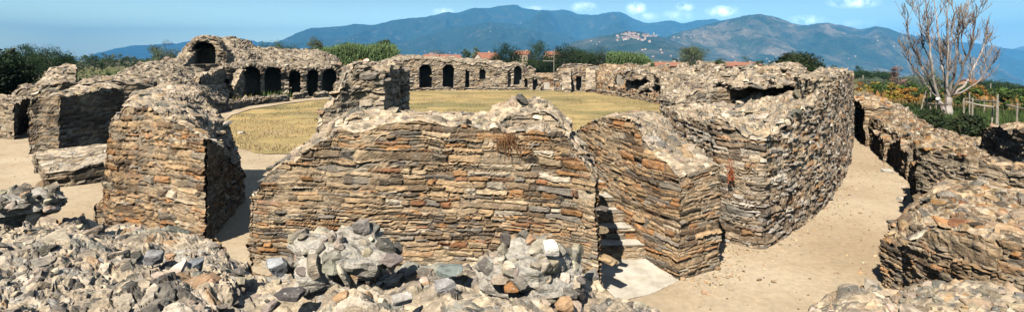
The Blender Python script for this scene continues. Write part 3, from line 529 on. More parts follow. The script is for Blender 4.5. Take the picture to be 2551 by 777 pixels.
for nm, f, b, lb in (
    ('wall_stub', [(-70, 24.5, 262), (0, 24.6, 250), (34, 24.4, 262)], [(-60, 28, 245), (10, 28, 240), (62, 27.6, 244)], 'broken wall end at the extreme edge, in front of the black conifer'),
    ('wall_stub', [(36, 27.8, 238), (60, 27.8, 215), (80, 27.8, 222)], [(50, 32, 225), (80, 32, 210), (112, 31.6, 212)], 'narrow upright wall stub between the edge stub and the shaded wall'),
    ('sloping_wall', [(84, 25.0, 236), (112, 25.0, 214), (150, 25.2, 206), (180, 25.6, 205)], [(98, 28.5, 205), (128, 28.5, 172), (160, 28.5, 166), (184, 28.5, 168)], 'steeply sloping wall fragment sticking up against the green vineyard'),
    ('low_wall', [(180, 25.0, 215), (240, 25.4, 203), (290, 25.8, 200), (340, 26.4, 208), (370, 27, 218)], [(200, 27.5, 206), (255, 27.8, 196), (305, 28.2, 192), (355, 28.8, 196), (390, 29.5, 204)], 'low brown wall running behind the shaded wall towards the tall pier'),
    ('ruined_bank', [(250, 31, 212), (330, 31.5, 205), (420, 33, 208), (500, 35, 235), (556, 37, 262)], [(322, 38, 172), (345, 40, 160), (400, 42, 150), (450, 44, 148), (505, 45, 170), (575, 47, 210)], 'long rising bank of rubble masonry leading up to the vaulted mass'),
):
    tag(masonry(nm, f, b, sides='fbse', **{**LW, 'pal': 'grey' if nm != 'low_wall' else 'shade', 'res': .25, 'toppal': 'grey', 'topmat': 'mortar', 'rough': .22 if nm == 'ruined_bank' else .14}), lb, 'ruined wall')

# ================================================================ SEATING RUINS ROUND THE ARENA
FR_ = dict(res=.45, lod=2, far=True, size=(.42, .17), pal='grey', toppal='grey', topmat='mortar_far', topd=7, topsize=(.18, .6), hgt=(.1, .25), tilt=.3, depth=.35, proud=.08, gap=.1, extra=.1, textra=.35, crag=.03)
cut = [cutter(508, 44, 152, 101, 60, 6, start=6, arch=False, yaw=-.40), cutter(625, 47.2, 244, 166, 44, 4), cutter(680, 50.2, 244, 166, 39, 4), cutter(734, 51.3, 240, 177, 27, 4), cutter(779, 52.5, 239, 174, 27, 4), cutter(821, 54.4, 238, 171, 33, 4),
       cutter(522, 43.5, 250, 205, 14, 3), cutter(560, 45, 250, 196, 22, 3)]
t = thing('vaulted_seating', 'x', 'vaulted ruin', P(640, 50, 243)); t['label'] = 'big vaulted seating ruin with dark arched recesses and one large arch at its crest'
masonry('crest_vault', [(462, 46.5, 150), (474, 46.5, 120), (486, 46.5, 103), (505, 46.5, 94), (525, 46.5, 94), (545, 46.5, 104), (560, 46.8, 128)], [(462, 55, 145), (474, 55, 112), (486, 55, 98), (505, 55, 93), (525, 55, 93), (550, 55, 100), (570, 55, 122)], parent=t, sides='fbse', rough=.12, amp=.12, cut=[cutter(508, 46.5, 156, 103, 52, 5, start=3, yaw=-.5)], **FR_)
o = masonry('masonry', [(440, 41, 185), (478, 43, 152), (540, 45, 158), (590, 46.5, 164), (640, 49, 163), (700, 51.2, 167), (760, 52.2, 172), (830, 54.8, 167), (862, 56, 175)],
    [(436, 50, 156), (470, 51, 112), (494, 52, 96), (520, 53, 93), (580, 54.5, 97), (612, 56, 102), (645, 57, 118), (700, 58, 125), (770, 60, 127), (818, 62, 129), (836, 62.5, 142), (856, 63, 172)],
    sides='fbse', rough=.35, amp=.15, cut=cut, scale_rough=.5, parent=t, **FR_)
tag(masonry('podium_wall', [(525, 36.6, 268), (560, 38.2, 262), (610, 41, 252), (660, 43.5, 245), (712, 46, 242)], [(520, 38.5, 262), (560, 40.2, 254), (612, 43, 246), (664, 45.5, 241), (716, 47.5, 238)], sides='fse', rough=.05, amp=.05, **{**FR_, 'topd': 2, 'size': (.5, .22), 'pal': 'shade'}), 'low curved podium wall along the arena edge below the arched recesses', 'low wall')
for px, d, w, lb in ((748, 49.2, 30, 'low stone base in front of the third and fourth arched recesses'), (800, 51, 28, 'low stone base in front of the last arched recess')):
    tag(masonry('stone_plinth', [(px-w/2, d, 236), (px+w/2, d+1.2, 233)], [(px-w/2, d+1.2, 233), (px+w/2, d+2.4, 231)], sides='fse', rough=.04, amp=.04, **{**FR_, 'res': .3}), lb, 'stone base')
for (a, b_, lb) in (((485, 38, 192, 545, 45, 170), .8, 'slanting radial wall remnant beside the first recesses of the vaulted ruin'), ((572, 43.5, 215, 596, 46.4, 170), .7, 'slim upright radial wall remnant left of the widest arched recess')):
    p = P(*a[:3]); e = P(*a[3:]); r = np.array([.8, -.5, 0])*b_
    tag(masonry('radial_wall', [tuple(p), tuple(e)], [tuple(p+r), tuple(e+r)], sides='fbse', rough=.2, amp=.1, **FR_), lb, 'ruined wall')
# middle section
cut = [cutter(1060, 65, 220, 160, 31, 3.5, arch=True), cutter(1117, 65.5, 221, 160, 29, 3.5, arch=True), cutter(1164, 65.5, 215, 176, 10, 1.6, arch=False), cutter(1202, 66, 192, 172, 16, .5)]
tag(masonry('seating_ruin', [(850, 58, 172), (900, 60, 166), (950, 62, 160), (990, 63, 152), (1030, 64, 150), (1090, 64.5, 153), (1150, 65, 157), (1190, 65.2, 160), (1240, 65.2, 168), (1262, 65, 172)], [(850, 66, 170), (905, 67, 160), (950, 68, 157), (985, 69, 141), (1040, 70, 140), (1100, 70, 143), (1160, 70, 147), (1200, 70, 149), (1245, 69, 152), (1285, 68, 165)],
    sides='fbse', rough=.22, amp=.12, cut=cut, scale_rough=.6, **{**FR_, 'topd': 6}), 'weathered grey seating ruin with two tall dark openings at the far side of the arena', 'ruined wall')
tag(masonry('arena_kerb', [(1000, 61.5, 222), (1060, 62.8, 221), (1130, 63.4, 220.5), (1200, 63.6, 220.5), (1310, 63.8, 221)], [(1000, 62.3, 221), (1060, 63.6, 220), (1130, 64.2, 219.6), (1200, 64.4, 219.6), (1310, 64.6, 220)], sides='f', rough=.03, amp=.03, **{**FR_, 'topd': 2}), 'low kerb of stones between the dry grass and the far seating ruin', 'kerb')
tag(masonry('niche_wall', [(1262, 65.5, 168), (1285, 66, 160), (1304, 66, 166), (1310, 66, 178)], [(1262, 68, 162), (1285, 68.5, 155), (1304, 68.5, 162), (1312, 68, 174)], sides='fbse', rough=.12, amp=.1, cut=[cutter(1290, 66, 206, 165, 20, 1.3)], **FR_), 'broken wall end with a shallow arched niche left of the arena entrance', 'ruined wall')
tag(masonry('gate_pillar', [(1308, 64.8, 178), (1318, 64.8, 166), (1330, 64.8, 176)], [(1309, 66.5, 176), (1318, 66.5, 165), (1331, 66.5, 174)], sides='fbse', rough=.1, amp=.12, cut=[cutter(1311, 64.8, 224, 196, 7, .8, arch=False)], **{**FR_, 'res': .25}), 'rough upright stone pillar at the arena entrance', 'stone pillar')
tag(masonry('gate_stub', [(1322, 63.5, 196), (1340, 63.5, 192), (1344, 63.5, 203)], [(1323, 65, 195), (1340, 65, 190), (1345, 65, 200)], sides='fbse', rough=.05, amp=.05, cut=[cutter(1333, 63.5, 218, 192.5, 12, .9)], **{**FR_, 'res': .25}), 'small stub with a dark rounded doorway next to the rough entrance pillar', 'stone pillar')
g = Geo(); c = P(1361, 64.5, 214); box(g, c, (.72, .6, .8), .1, (.66, .64, .58), 0); tag(g.build('pale_block', M['stone_far']), 'pale squared stone block standing in the arena entrance', 'stone block')
tag(masonry('earth_bank', [(1322, 69, 196), (1360, 69, 194), (1392, 69, 194)], [(1322, 76, 186), (1360, 76, 182), (1395, 76, 182)], sides='f', pal='brown', size=(.5, .2), res=.4, lod=1, topd=2, far=True, topmat='mortar_far', toppal='brown'), 'ochre brown bank seen through the arena entrance', 'earth bank')
# entrance wall with doorway
cut = [cutter(1441, 62, 221, 191, 15, 1.2, arch=False, yaw=0.1)]
t = thing('doorway_wall', 'straight wall with a square doorway under a fan of arch stones at the far side of the arena', 'ruined wall', G(1440, 226))
masonry('masonry', [(1383, 62, 186), (1390, 62, 174), (1403, 62, 166), (1420, 62, 162), (1460, 61.9, 163.5), (1490, 61.8, 165)], [(1384, 64, 184), (1392, 64, 172), (1405, 64, 165), (1420, 64, 161), (1460, 64, 163), (1490, 64, 164.5)], parent=t, sides='fbs', rough=.06, amp=.06, cut=cut, **{**FR_, 'pal': 'spotty', 'size': (.4, .15)})
g = Geo(); cc = []; ff = []; ss = []
for a in np.linspace(.25, math.pi-.25, 11):
    o = P(1441, 61.92, 196); rad = np.array([math.cos(a), 0, math.sin(a)]); cc.append(o+rad*1.15); ff.append([(-math.sin(a), 0, math.cos(a)), (0, -1, 0), rad]); ss.append((.3, .2, .75))
place(g, np.array(cc), np.array(ff), np.array(ss), colours(11, 'top')*.9, 2, 0); g.build('arch_stones', M['stone_far'], t)
for (px, w, h1, lb) in ((1404, .7, 170, 'triangular buttress left of the square doorway'), (1463, .8, 168, 'triangular buttress right of the square doorway')):
    a = P(px, 59.2, 224); b_ = P(px, 62, h1); r = np.array([w, 0, 0])
    masonry('buttress', [tuple(a), tuple(b_)], [tuple(a+r), tuple(b_+r)], parent=t, sides='fbs', rough=.04, amp=.05, **FR_)
# right-hand seating, rising away from the arena
tag(masonry('seating_bank', [(1488, 58.6, 205), (1530, 54.8, 214), (1570, 51, 224), (1610, 47, 236), (1650, 43, 246), (1700, 38, 252), (1760, 33, 250)], [(1492, 63, 165), (1545, 62, 165), (1590, 60, 168), (1640, 57, 169), (1690, 52, 168), (1740, 47, 170), (1800, 42, 172)],
    sides='fbse', rough=.3, amp=.15, cut=[cutter(1544, 56, 205, 185, 22, 2.5)], scale_rough=.45, tmortar=.45, tstep=.1, **{**FR_, 'pal': 'brown', 'toppal': 'brown'}), 'sloping seating ruin with shadowed hollows along the sunny far edge of the arena', 'ruined wall')
for i, (a, b_) in enumerate((((1503, 57.5, 212), (1556, 61.5, 164)), ((1548, 53.5, 222), (1598, 60, 166)), ((1590, 49.5, 232), (1650, 56.5, 166)), ((1640, 44, 244), (1692, 52, 165)), ((1690, 39, 250), (1745, 47, 167)))):
    p, e = P(*a), P(*b_); r = np.array([.75, .35, 0])*(1.2+.3*(i % 2))
    m_ = (p+e)/2+np.array([0, 0, .35])
    o = masonry('radial_rib', [tuple(p), tuple(m_), tuple(e+(0, 0, .25))], [tuple(p+r), tuple(m_+r), tuple(e+r+(0, 0, .25))], sides='fbse', rough=.3, amp=.25, **{**FR_, 'pal': 'brown'}); o['group'] = 'radial ribs of the sloping seating'
    tag(o, ['radial rib of the sloping seating closest to the square doorway', 'second radial rib of the sloping seating, counted from the doorway', 'middle one of the five radial ribs on the sloping seating', 'fourth radial rib of the sloping seating, counted from the doorway', 'radial rib of the sloping seating closest to the vault remnant'][i], 'ruined wall')
tag(masonry('arena_edge_wall', [(1488, 57, 226), (1540, 53, 233), (1590, 48.5, 243), (1640, 44, 254), (1662, 40, 262)], [(1489, 58, 225), (1541, 54, 232), (1592, 49.5, 241), (1643, 45, 252), (1668, 41, 260)], sides='f', rough=.03, amp=.04, **{**FR_, 'topd': 2, 'pal': 'brown'}), 'low curved edging wall between the dry grass and the sloping seating', 'low wall')
t = thing('rubble_mass', 'heavy sloping rubble mass behind the curved block, under the round dark shrub', 'ruined wall', P(1800, 30, 400))
(masonry('masonry', [(1658, 29, 262), (1720, 28, 250), (1790, 27, 235), (1870, 26.5, 222), (1950, 26, 215)], [(1650, 42, 192), (1700, 40, 170), (1745, 38, 172), (1790, 36, 180), (1840, 35, 170), (1890, 34, 168), (1950, 33, 178), (2010, 32, 188)], sides='fbse', rough=.5, amp=.25, scale_rough=.45, **{**FR_, 'res': .3, 'size': (.32, .13), 'topd': 10, 'topsize': (.15, .5), 'lod': 3}, parent=t, tmortar=.4, tstep=.08))
for (x0, x1, d, yt, yb, dp, sl) in ((1556, 1640, 49, 186, 200, 5, -6), (1632, 1712, 43, 196, 214, 5, -8), (1700, 1792, 37, 178, 194, 5, 4), (1596, 1662, 46, 214, 228, 3, 5), (1668, 1750, 34, 214, 232, 4, -6), (1760, 1830, 30, 196, 214, 4, 6)):
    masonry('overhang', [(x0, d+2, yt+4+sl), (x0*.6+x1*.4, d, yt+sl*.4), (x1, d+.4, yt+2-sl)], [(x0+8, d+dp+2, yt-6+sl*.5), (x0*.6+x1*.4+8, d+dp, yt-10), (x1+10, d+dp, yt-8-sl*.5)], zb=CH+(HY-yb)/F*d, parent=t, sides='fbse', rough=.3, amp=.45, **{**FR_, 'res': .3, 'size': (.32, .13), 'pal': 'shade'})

# ================================================================ GROUND
def azdrop(x, y):                                            # the plain falls gently away on the side of the vineyard
    d = np.hypot(x, y); px = CX+F*x/np.maximum(y, 1e-3); px = np.where(y <= 0, np.where(x > 0, 4000, -4000), px)
    k = np.clip((px-1750)/750, 0, 1.3); k = k*k*(3-2*np.minimum(k, 1)); back = np.clip((y/np.maximum(d, 1)+.3), 0, 1)
    return -.043*k*np.clip(d-58, 0, 6500)*back
def terrain(x, y): return azdrop(x, y)
def gz(px, d): x = (px-CX)/F*d; return float(azdrop(np.array([x]), np.array([d]))[0])
def sheet(name, poly, z, mat, step=.6, amp=0., freq=.5, kind='structure', jag=0.):
    """closed polygon laid as a fan of rings so that it can undulate a little"""
    p = np.array(poly, float); c = p.mean(0); m = 160
    L = np.concatenate([[0], np.cumsum(np.linalg.norm(np.diff(np.vstack([p, p[:1]]), axis=0), axis=1))]); u = np.linspace(0, L[-1], m, endpoint=False); pp = np.vstack([p, p[:1]])
    e = np.stack([np.interp(u, L, pp[:, k]) for k in (0, 1)], 1)
    if jag: e = e+np.stack([fbm(np.column_stack([e*.9, 0*e[:, 0]+k]), 3+k, 4) for k in range(2)], 1)*jag
    rr = np.linspace(0, 1, 60)[1:]; V = [np.append(c, 0)[None]]
    for r in rr: V.append(np.column_stack([c+(e-c)*r, 0*e[:, 0]]))
    V = np.concatenate(V); V[:, 2] = z+amp*fbm(np.column_stack([V[:, :2]*freq, 0*V[:, 0]]), 4, 3)+0*V[:, 0]
    T = [[0, 1+j, 1+(j+1) % m] for j in range(m)]; Q = [[1+i*m+j, 1+(i+1)*m+j, 1+(i+1)*m+(j+1) % m, 1+i*m+(j+1) % m] for i in range(len(rr)-1) for j in range(m)]
    g = Geo(); g.add(V, Q, T); o = g.build(name, mat, smooth=True); return tag(o, kind=kind)
# materials of the ground
m, nt, b = newmat('beaten_sand'); v = coords(nt); n1 = noise(nt, v, .35, 5, .6); n2 = noise(nt, v, 9, 6, .75); n3 = noise(nt, v, 60, 3, .7); n4 = noise(nt, v, 1.6, 5, .65)
c = mix(nt, (.48, .355, .215), (.63, .50, .335), ramp(nt, n1, [(.35, 0.), (.65, 1.)])); c = mix(nt, c, (.40, .31, .21), ramp(nt, n4, [(.5, 0.), (.8, .6)])); c = mix(nt, c, ramp(nt, n2, [(.3, .8), (.7, 1.15)]), 1., 'MULTIPLY')
c = mix(nt, c, (.72, .67, .57), ramp(nt, n3, [(.62, 0.), (.72, .6)])); c = mix(nt, c, (.25, .2, .15), ramp(nt, n3, [(.24, .6), (.34, 0.)])); nt.links.new(c, b.inputs['Base Color']); bump(nt, b, mixv(nt, n2, n3), .45, .03); M['sand'] = m
m, nt, b = newmat('dry_turf'); v = coords(nt, (.6, 1, 1)); n1 = noise(nt, v, .16, 5, .65); n2 = noise(nt, v, 2.5, 6, .8); n3 = noise(nt, v, .5, 4, .6)
c = mix(nt, (.46, .31, .12), (.60, .44, .19), ramp(nt, n2, [(.3, 0.), (.7, 1.)])); c = mix(nt, c, (.27, .23, .095), ramp(nt, n1, [(.46, 0.), (.6, .9)])); c = mix(nt, c, (.60, .50, .33), ramp(nt, n3, [(.6, 0.), (.72, .6)]))
nt.links.new(c, b.inputs['Base Color']); bump(nt, b, n2, .6, .1); M['turf'] = m
m, nt, b = newmat('plain_fields'); v = coords(nt); vf = coords(nt, (.012, .02, 1)); vo = N(nt, 'ShaderNodeTexVoronoi', Scale=1.0); nt.links.new(vf, vo.inputs['Vector']); sp = N(nt, 'ShaderNodeSeparateColor'); nt.links.new(vo.outputs['Color'], sp.inputs[0])
n2 = noise(nt, v, .6, 6, .75); n1 = noise(nt, v, .08, 5, .6)
c = ramp(nt, sp.outputs[0], [(0, (.09, .12, .04)), (.3, (.14, .15, .05)), (.5, (.28, .22, .10)), (.7, (.07, .10, .035)), (1, (.20, .18, .08))]); c = mix(nt, c, (.34, .27, .13), ramp(nt, n1, [(.5, 0.), (.65, .8)])); c = mix(nt, c, ramp(nt, n2, [(.3, .6), (.7, 1.3)]), 1., 'MULTIPLY')
nt.links.new(c, b.inputs['Base Color']); bump(nt, b, n2, .5, .3); M['fields'] = m
ang = np.radians(np.concatenate([np.linspace(-180, -52, 20, endpoint=False), np.linspace(-52, 52, 160, endpoint=False), np.linspace(52, 180, 20, endpoint=False)])); R_ = np.concatenate([np.linspace(4, 60, 12), np.geomspace(66, 15300, 60)])
X, Y = np.outer(R_, np.sin(ang)), np.outer(R_, np.cos(ang)); Z = terrain(X, Y); na = len(ang)
V = np.vstack([[[0, 0, 0]], np.stack([X, Y, Z], -1).reshape(-1, 3)]); T = [[0, 1+(j+1) % na, 1+j] for j in range(na)]; Q = [[1+i*na+j, 1+i*na+(j+1) % na, 1+(i+1)*na+(j+1) % na, 1+(i+1)*na+j] for i in range(len(R_)-1) for j in range(na)]
g = Geo(); g.add(V, Q, T); tag(g.build('ground', M['fields'], smooth=True), kind='structure')
sheet('sand_path', [(-42, -10), (-42, 26), (-33, 31), (-28, 40), (-24, 52), (-14, 66), (0, 69), (7, 69), (14, 60), (17, 46), (19, 36), (20, 29), (17, 24), (15, 19), (14, 13), (14, -10)], .02, M['sand'], amp=.015, freq=.8)
ARENA = np.array([G(555, 335), G(600, 372), G(660, 386), G(730, 386), G(800, 376), G(900, 372), G(1050, 372), G(1250, 360), G(1400, 345), G(1500, 320), G(1600, 300), G(1655, 285), G(1648, 266), G(1610, 255), G(1560, 244), G(1500, 233), G(1440, 229), G(1380, 228), G(1320, 226), G(1200, 222.5), G(1060, 225), G(1000, 228), G(900, 236), G(830, 248), G(770, 253), G(700, 263), G(620, 276), G(575, 291), G(550, 310)])[:, :2]
sheet('arena_turf', ARENA, .05, M['turf'], amp=.02, freq=.4, jag=.35)
for nm, pts, lb in (('kerb_strip', [(548, 300, 556, 309), (572, 283, 578, 290), (620, 268, 625, 275), (700, 257, 703, 262.5), (770, 248.5, 771, 253), (832, 244, 833, 248)], 0),):
    g = Geo(); V = []
    for a, b1, c1, d1 in pts: V += [G(a, b1)+(0, 0, .1), G(c1, d1)+(0, 0, .1)]
    V = np.array(V); n = len(V)//2; V = np.vstack([V, V-(0, 0, .11)]); Q = []
    for i in range(n-1): Q += [[2*i, 2*i+1, 2*i+3, 2*i+2], [2*i+1, 2*i+1+2*n, 2*i+3+2*n, 2*i+3]]
    g.add(V, Q, None, (.5, .45, .38)); tag(g.build('arena_path', M['sand']), kind='structure')

# grass standing in the arena, gravel on the path
def inpoly(p, poly):
    x, y = p[:, 0], p[:, 1]; r = np.zeros(len(p), bool); j = len(poly)-1
    for i in range(len(poly)):
        xi, yi = poly[i]; xj, yj = poly[j]; c = ((yi > y) != (yj > y)) & (x < (xj-xi)*(y-yi)/(yj-yi+1e-12)+xi); r ^= c; j = i
    return r
def blades(name, pts, h, w, cols, seg=2, lean=.35, z0=0., kind='stuff'):
    n = len(pts); az = RNG.uniform(0, 6.283, n); ld = RNG.uniform(0, 6.283, n); hh = h*RNG.uniform(.5, 1.3, n); ww = w*RNG.uniform(.6, 1.3, n)
    s = np.stack([np.cos(az), np.sin(az), 0*az], 1)*ww[:, None]/2; l = np.stack([np.cos(ld), np.sin(ld), 0*ld], 1)*(hh*lean*RNG.random(n))[:, None]
    b = np.column_stack([pts[:, :2], pts[:, 2] if pts.shape[1] > 2 else np.full(n, z0)]); up = np.array([0, 0, 1.])
    V = np.stack([b-s, b+s, b+l*.35+up*hh[:, None]*.55+s*.8, b+l*.35+up*hh[:, None]*.55-s*.8, b+l+up*hh[:, None]*.97], 1).reshape(-1, 3)
    i = np.arange(n)*5; g = Geo(); g.add(V, np.stack([i, i+1, i+2, i+3], 1), np.stack([i+3, i+2, i+4], 1), np.repeat(cols, 5, 0)); return g
lo, hi = ARENA.min(0), ARENA.max(0); q = RNG.uniform(lo, hi, (230000, 2)); q = q[inpoly(q, ARENA)]; q = q[fbm(np.column_stack([q*.55, 0*q[:, 0]]), 61, 4)+.28 > RNG.random(len(q))*.5]; dd = np.hypot(q[:, 0], q[:, 1]); keep = RNG.random(len(q)) < np.clip(1.2-dd/75, .3, 1); q = q[keep]
gn = fbm(np.column_stack([q*np.array([.09, .16]), 0*q[:, 0]]), 41, 4); gold = np.array([.54, .385, .185]); green = np.array([.27, .25, .11]); pale = np.array([.62, .52, .34])
f = np.clip((gn+.06)*4.5, 0, .9)[:, None]; cl = gold*(1-f)+green*f; cl = cl*(1+.22*fbm(np.column_stack([q*.7, 0*q[:, 0]]), 77, 3))[:, None]; f2 = (RNG.random(len(q)) < .3)[:, None]; cl = np.where(f2, pale*(1-f*.5)+green*f*.5, cl)*RNG.uniform(.7, 1.2, (len(q), 1))
tag(blades('dry_grass', q, .10, .026, cl, z0=.03).build('dry_grass', M['grass']), kind='stuff')
q = np.concatenate([RNG.uniform((-1, 5), (15, 26), (5200, 2)), RNG.uniform((-24, 11), (-3, 30), (2400, 2))]); foot = np.array([G(1695, 700), G(1780, 675), G(1795, 606), G(1895, 625), G(2000, 566), G(2070, 500), G(2108, 420)])[:, :2]; ii = RNG.integers(0, 6, 900); ff_ = RNG.random((900, 1)); q = np.concatenate([q, foot[ii]*(1-ff_)+foot[ii+1]*ff_+RNG.normal(0, .22, (900, 2))+(.12, -.15)])
foot = np.array([(15.3, 22), (13.8, 19), (12.4, 16), (10.8, 13.2), (9.8, 11.6), (7.0, 9.3), (6.2, 8.4)]); ii = RNG.integers(0, 6, 900); q = np.concatenate([q, foot[ii]*(1-ff_)+foot[ii+1]*ff_+RNG.normal(0, .3, (900, 2))]); n = len(q)
g = Geo(); sc_ = np.exp(RNG.normal(-3.8, .5, n)).clip(.012, .13); place(g, np.column_stack([q, .02+sc_*.15]), rotframes(np.tile(np.eye(3), (n, 1, 1)), .4), np.stack([sc_, sc_*.8, sc_*.5], 1), np.clip(colours(n, 'top')*np.array([1.3, 1.12, .9]), 0, .8), 2, 0)
tag(g.build('gravel', M['stone']), kind='stuff')
for k, (px, py, s) in enumerate(((600, 335, .35), (575, 398, .28), (1808, 606, .14), (2210, 430, .3), (2245, 500, .22), (1330, 224, .5))):
    p = G(px, py); V, Q = TEMPL[5][k]; g = Geo(); g.add(V*np.array([s, s*.7, s*.4])+p+(0, 0, s*.15+.03), Q, None, (.55, .53, .48))
    tag(g.build('loose_stone', M['stone']), ['white stone lying on the dry grass beside the tall pier', 'flat stone on the sand behind the tall pier', 'small pale stone in the corner beside the stair wall', 'pale stone at the outer edge of the path bend', 'stone on the path where it narrows beside the spur walls', 'flat slab lying at the arena entrance'][k], 'stone')

# ================================================================ PLANTS
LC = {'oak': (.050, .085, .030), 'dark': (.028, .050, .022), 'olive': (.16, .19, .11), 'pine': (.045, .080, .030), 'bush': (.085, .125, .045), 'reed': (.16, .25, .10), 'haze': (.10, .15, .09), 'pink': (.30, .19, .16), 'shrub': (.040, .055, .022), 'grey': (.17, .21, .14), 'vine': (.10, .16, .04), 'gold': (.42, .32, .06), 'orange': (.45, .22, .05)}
def leaves(g, c, rad, n, size, col, seed=0, flat=0.):
    """leaf sprays spread through an uneven crown volume made of many clumps"""
    rad = np.array(rad, float); nc = max(10, int(n/110)); d = RNG.normal(size=(nc, 3)); d /= np.linalg.norm(d, axis=1)[:, None]; r = RNG.uniform(.25, 1, nc)**.45
    cc = d*r[:, None]*rad*.82*(1+.25*RNG.normal(size=(nc, 1))*.6); cc[:, 2] = np.maximum(cc[:, 2], -rad[2]*.75); cr = RNG.uniform(.24, .44, nc)[:, None]*rad.mean()
    i = RNG.integers(0, nc, n); q = RNG.normal(size=(n, 3)); q /= np.linalg.norm(q, axis=1)[:, None]; p = cc[i]+q*cr[i]*(RNG.random((n, 1))**.4)*np.array([1, 1, .75])
    nr = q*.7+RNG.normal(size=(n, 3))*.5+np.array([0, 0, .3]); nr /= np.linalg.norm(nr, axis=1)[:, None]; a = np.cross(nr, RNG.normal(size=(n, 3))); a /= np.linalg.norm(a, axis=1)[:, None]; b = np.cross(nr, a)
    s = size*RNG.uniform(.6, 1.3, (n, 1)); V = np.stack([p-a*s*.5, p+b*s*.3, p+a*s*.5, p-b*s*.3], 1).reshape(-1, 3)+np.array(c)
    tint = RNG.uniform(.75, 1.3, (nc, 1))*np.array([1, 1, 1])+RNG.normal(size=(nc, 3))*.06; colr = np.array(col)*tint[i]*RNG.uniform(.8, 1.2, (n, 1))
    g.add(V, np.arange(4*n).reshape(n, 4), None, np.repeat(np.clip(colr, .01, .8), 4, 0)); return cc+np.array(c)
def tree(name, label, px, d, ytop, wpx, kind='oak', cat='tree', hfrac=.8, group=None, n=None, aspect=None, z0=None, ry=1.):
    wpx = wpx*1.14; ytop = ytop-1.5; z0 = gz(px, d) if z0 is None else z0; base = P(px, d, HY); base[2] = z0; ztop = CH+(HY-ytop)/F*d; H = ztop-z0; R = wpx/F*d/2; ch = H*hfrac; c = np.array([base[0], base[1], ztop-ch/2])
    t = thing(name, label, cat, base, group); size = max(.16, d/F*2.4*1.1, R*.05); n = n or int(min(9000, max(350, 6.5*(R*2*ch)/(size*size*.3))))
    g = Geo()
    if ch > 2.5*R and kind not in ('pink',):
        c1 = np.array([c[0], c[1], ztop-1.1*R]); cc = leaves(g, c1, (R, R*ry, 1.1*R), int(n*.62), size, LC[kind]); leaves(g, (c[0], c[1], (ztop-ch+ztop-R)/2), (R*.92, R*.92*ry, max(.4*R, (ch-R)/2)), int(n*.5), size, LC[kind])
    else: cc = leaves(g, c, (R, R*ry, ch/2), n, size, LC[kind])
    g.build('crown', M['leaf'], t)
    g = Geo(); r0 = max(.05, H*.022); top = c+(0, 0, ch*.1); tube(g, [base-(0, 0, .1), base+(r0*.4, 0, H*.2), (base+top)/2+(R*.04, 0, 0), top], [r0*1.3, r0, r0*.8, r0*.35], 7)
    for q in cc[RNG.choice(len(cc), min(9, len(cc)), replace=False)]:
        s = base+(top-base)*random.uniform(.35, .8); m = (s+q)/2+(0, 0, -.05*H); tube(g, [s, m, q], [r0*.5, r0*.33, r0*.12], 5)
    g.build('trunk', M['bark'], t); return t
tree('conifer', 'nearly black dense conifer at the left frame edge behind the broken walls', 5, 30, 118, 105, 'dark', hfrac=.99, n=11000)
tree('broadleaf_tree', 'tall round-headed dark tree, highest of the row behind the left vineyard poles', 55, 105, 108, 74, 'oak', hfrac=.9)
tree('broadleaf_tree', 'bushy dark tree with an uneven top right of the highest tree of the left row', 128, 98, 117, 92, 'oak', hfrac=.95)
tree('broadleaf_tree', 'low dark tree filling the gap between the two tallest trees of the left row', 92, 110, 132, 60, 'dark', hfrac=.95)
tree('broadleaf_tree', 'thin greyish tree at the outer side of the highest tree in the left row', 30, 96, 121, 20, 'olive', hfrac=.85)
tree('broadleaf_tree', 'small dark tree that ends the left row above the sloping wall fragment', 160, 112, 135, 40, 'oak', hfrac=.95)
tree('willow', 'feathery grey green tree standing alone behind the ruined bank', 407, 84, 104, 64, 'olive', hfrac=.92)
tree('broadleaf_tree', 'wide flat-topped tree behind the crest of the vaulted ruin', 684, 92, 95, 92, 'bush', hfrac=.8)
tree('broadleaf_tree', 'small round bush low beside the wide flat-topped tree', 738, 92, 120, 28, 'bush', hfrac=.9)
tree('broadleaf_tree', 'two-lobed olive brown tree between the flat-topped tree and the reeds', 787, 100, 96, 42, 'olive', hfrac=.8)
tree('broadleaf_tree', 'dark round tree top rising above the middle of the pale reeds', 866, 120, 105, 34, 'bush', hfrac=.8)
tree('broadleaf_tree', 'rounded tree top rising above the end of the pale reeds', 958, 118, 99, 44, 'bush', hfrac=.8)
tree('broadleaf_tree', 'dark spreading tree in front of the first red-roofed farmhouse', 1263, 96, 108, 76, 'dark', hfrac=.93)
tree('broadleaf_tree', 'tall dark tree beside the pergola at the arena entrance', 1343, 88, 102, 72, 'oak', hfrac=.98)
for i, (px, yt, w, lb) in enumerate(((1404, 111, 84, 'first crown of the dark tree belt, next to the tall tree at the entrance'), (1448, 109, 90, 'highest crown of the dark tree belt behind the doorway wall'), (1490, 119, 84, 'crown of the dark tree belt just before the reeds'), (1425, 122, 130, 'low wide crown at the foot of the dark tree belt'))):
    tree('belt_tree', lb, px, 92+i*2, yt, w, 'oak' if i % 2 else 'shrub', hfrac=.97, n=7000)
tree('broadleaf_tree', 'small low crown between the dark tree belt and the bright reeds', 1522, 93, 134, 40, 'shrub', hfrac=.97)
tree('olive_tree', 'single sunlit olive coloured tree beside the small tan farmhouse', 1725, 110, 111, 62, 'olive', hfrac=.85)
tree('round_shrub', 'dense dark olive evergreen shrub showing above the curved block', 1979, 34, 124, 112, 'shrub', cat='shrub', hfrac=.62, n=12000)
tree('broadleaf_tree', 'small dark tree left of the bare spot between the olive tree and the round shrub', 1790, 105, 150, 30, 'bush', hfrac=.95)
tree('broadleaf_tree', 'slender little tree among the red roofs before the round shrub', 1887, 110, 153, 12, 'bush', hfrac=.95)
tree('broadleaf_tree', 'grey blue distant tree between the long red roofs and the farmhouse', 1160, 210, 125, 22, 'haze', hfrac=.9)
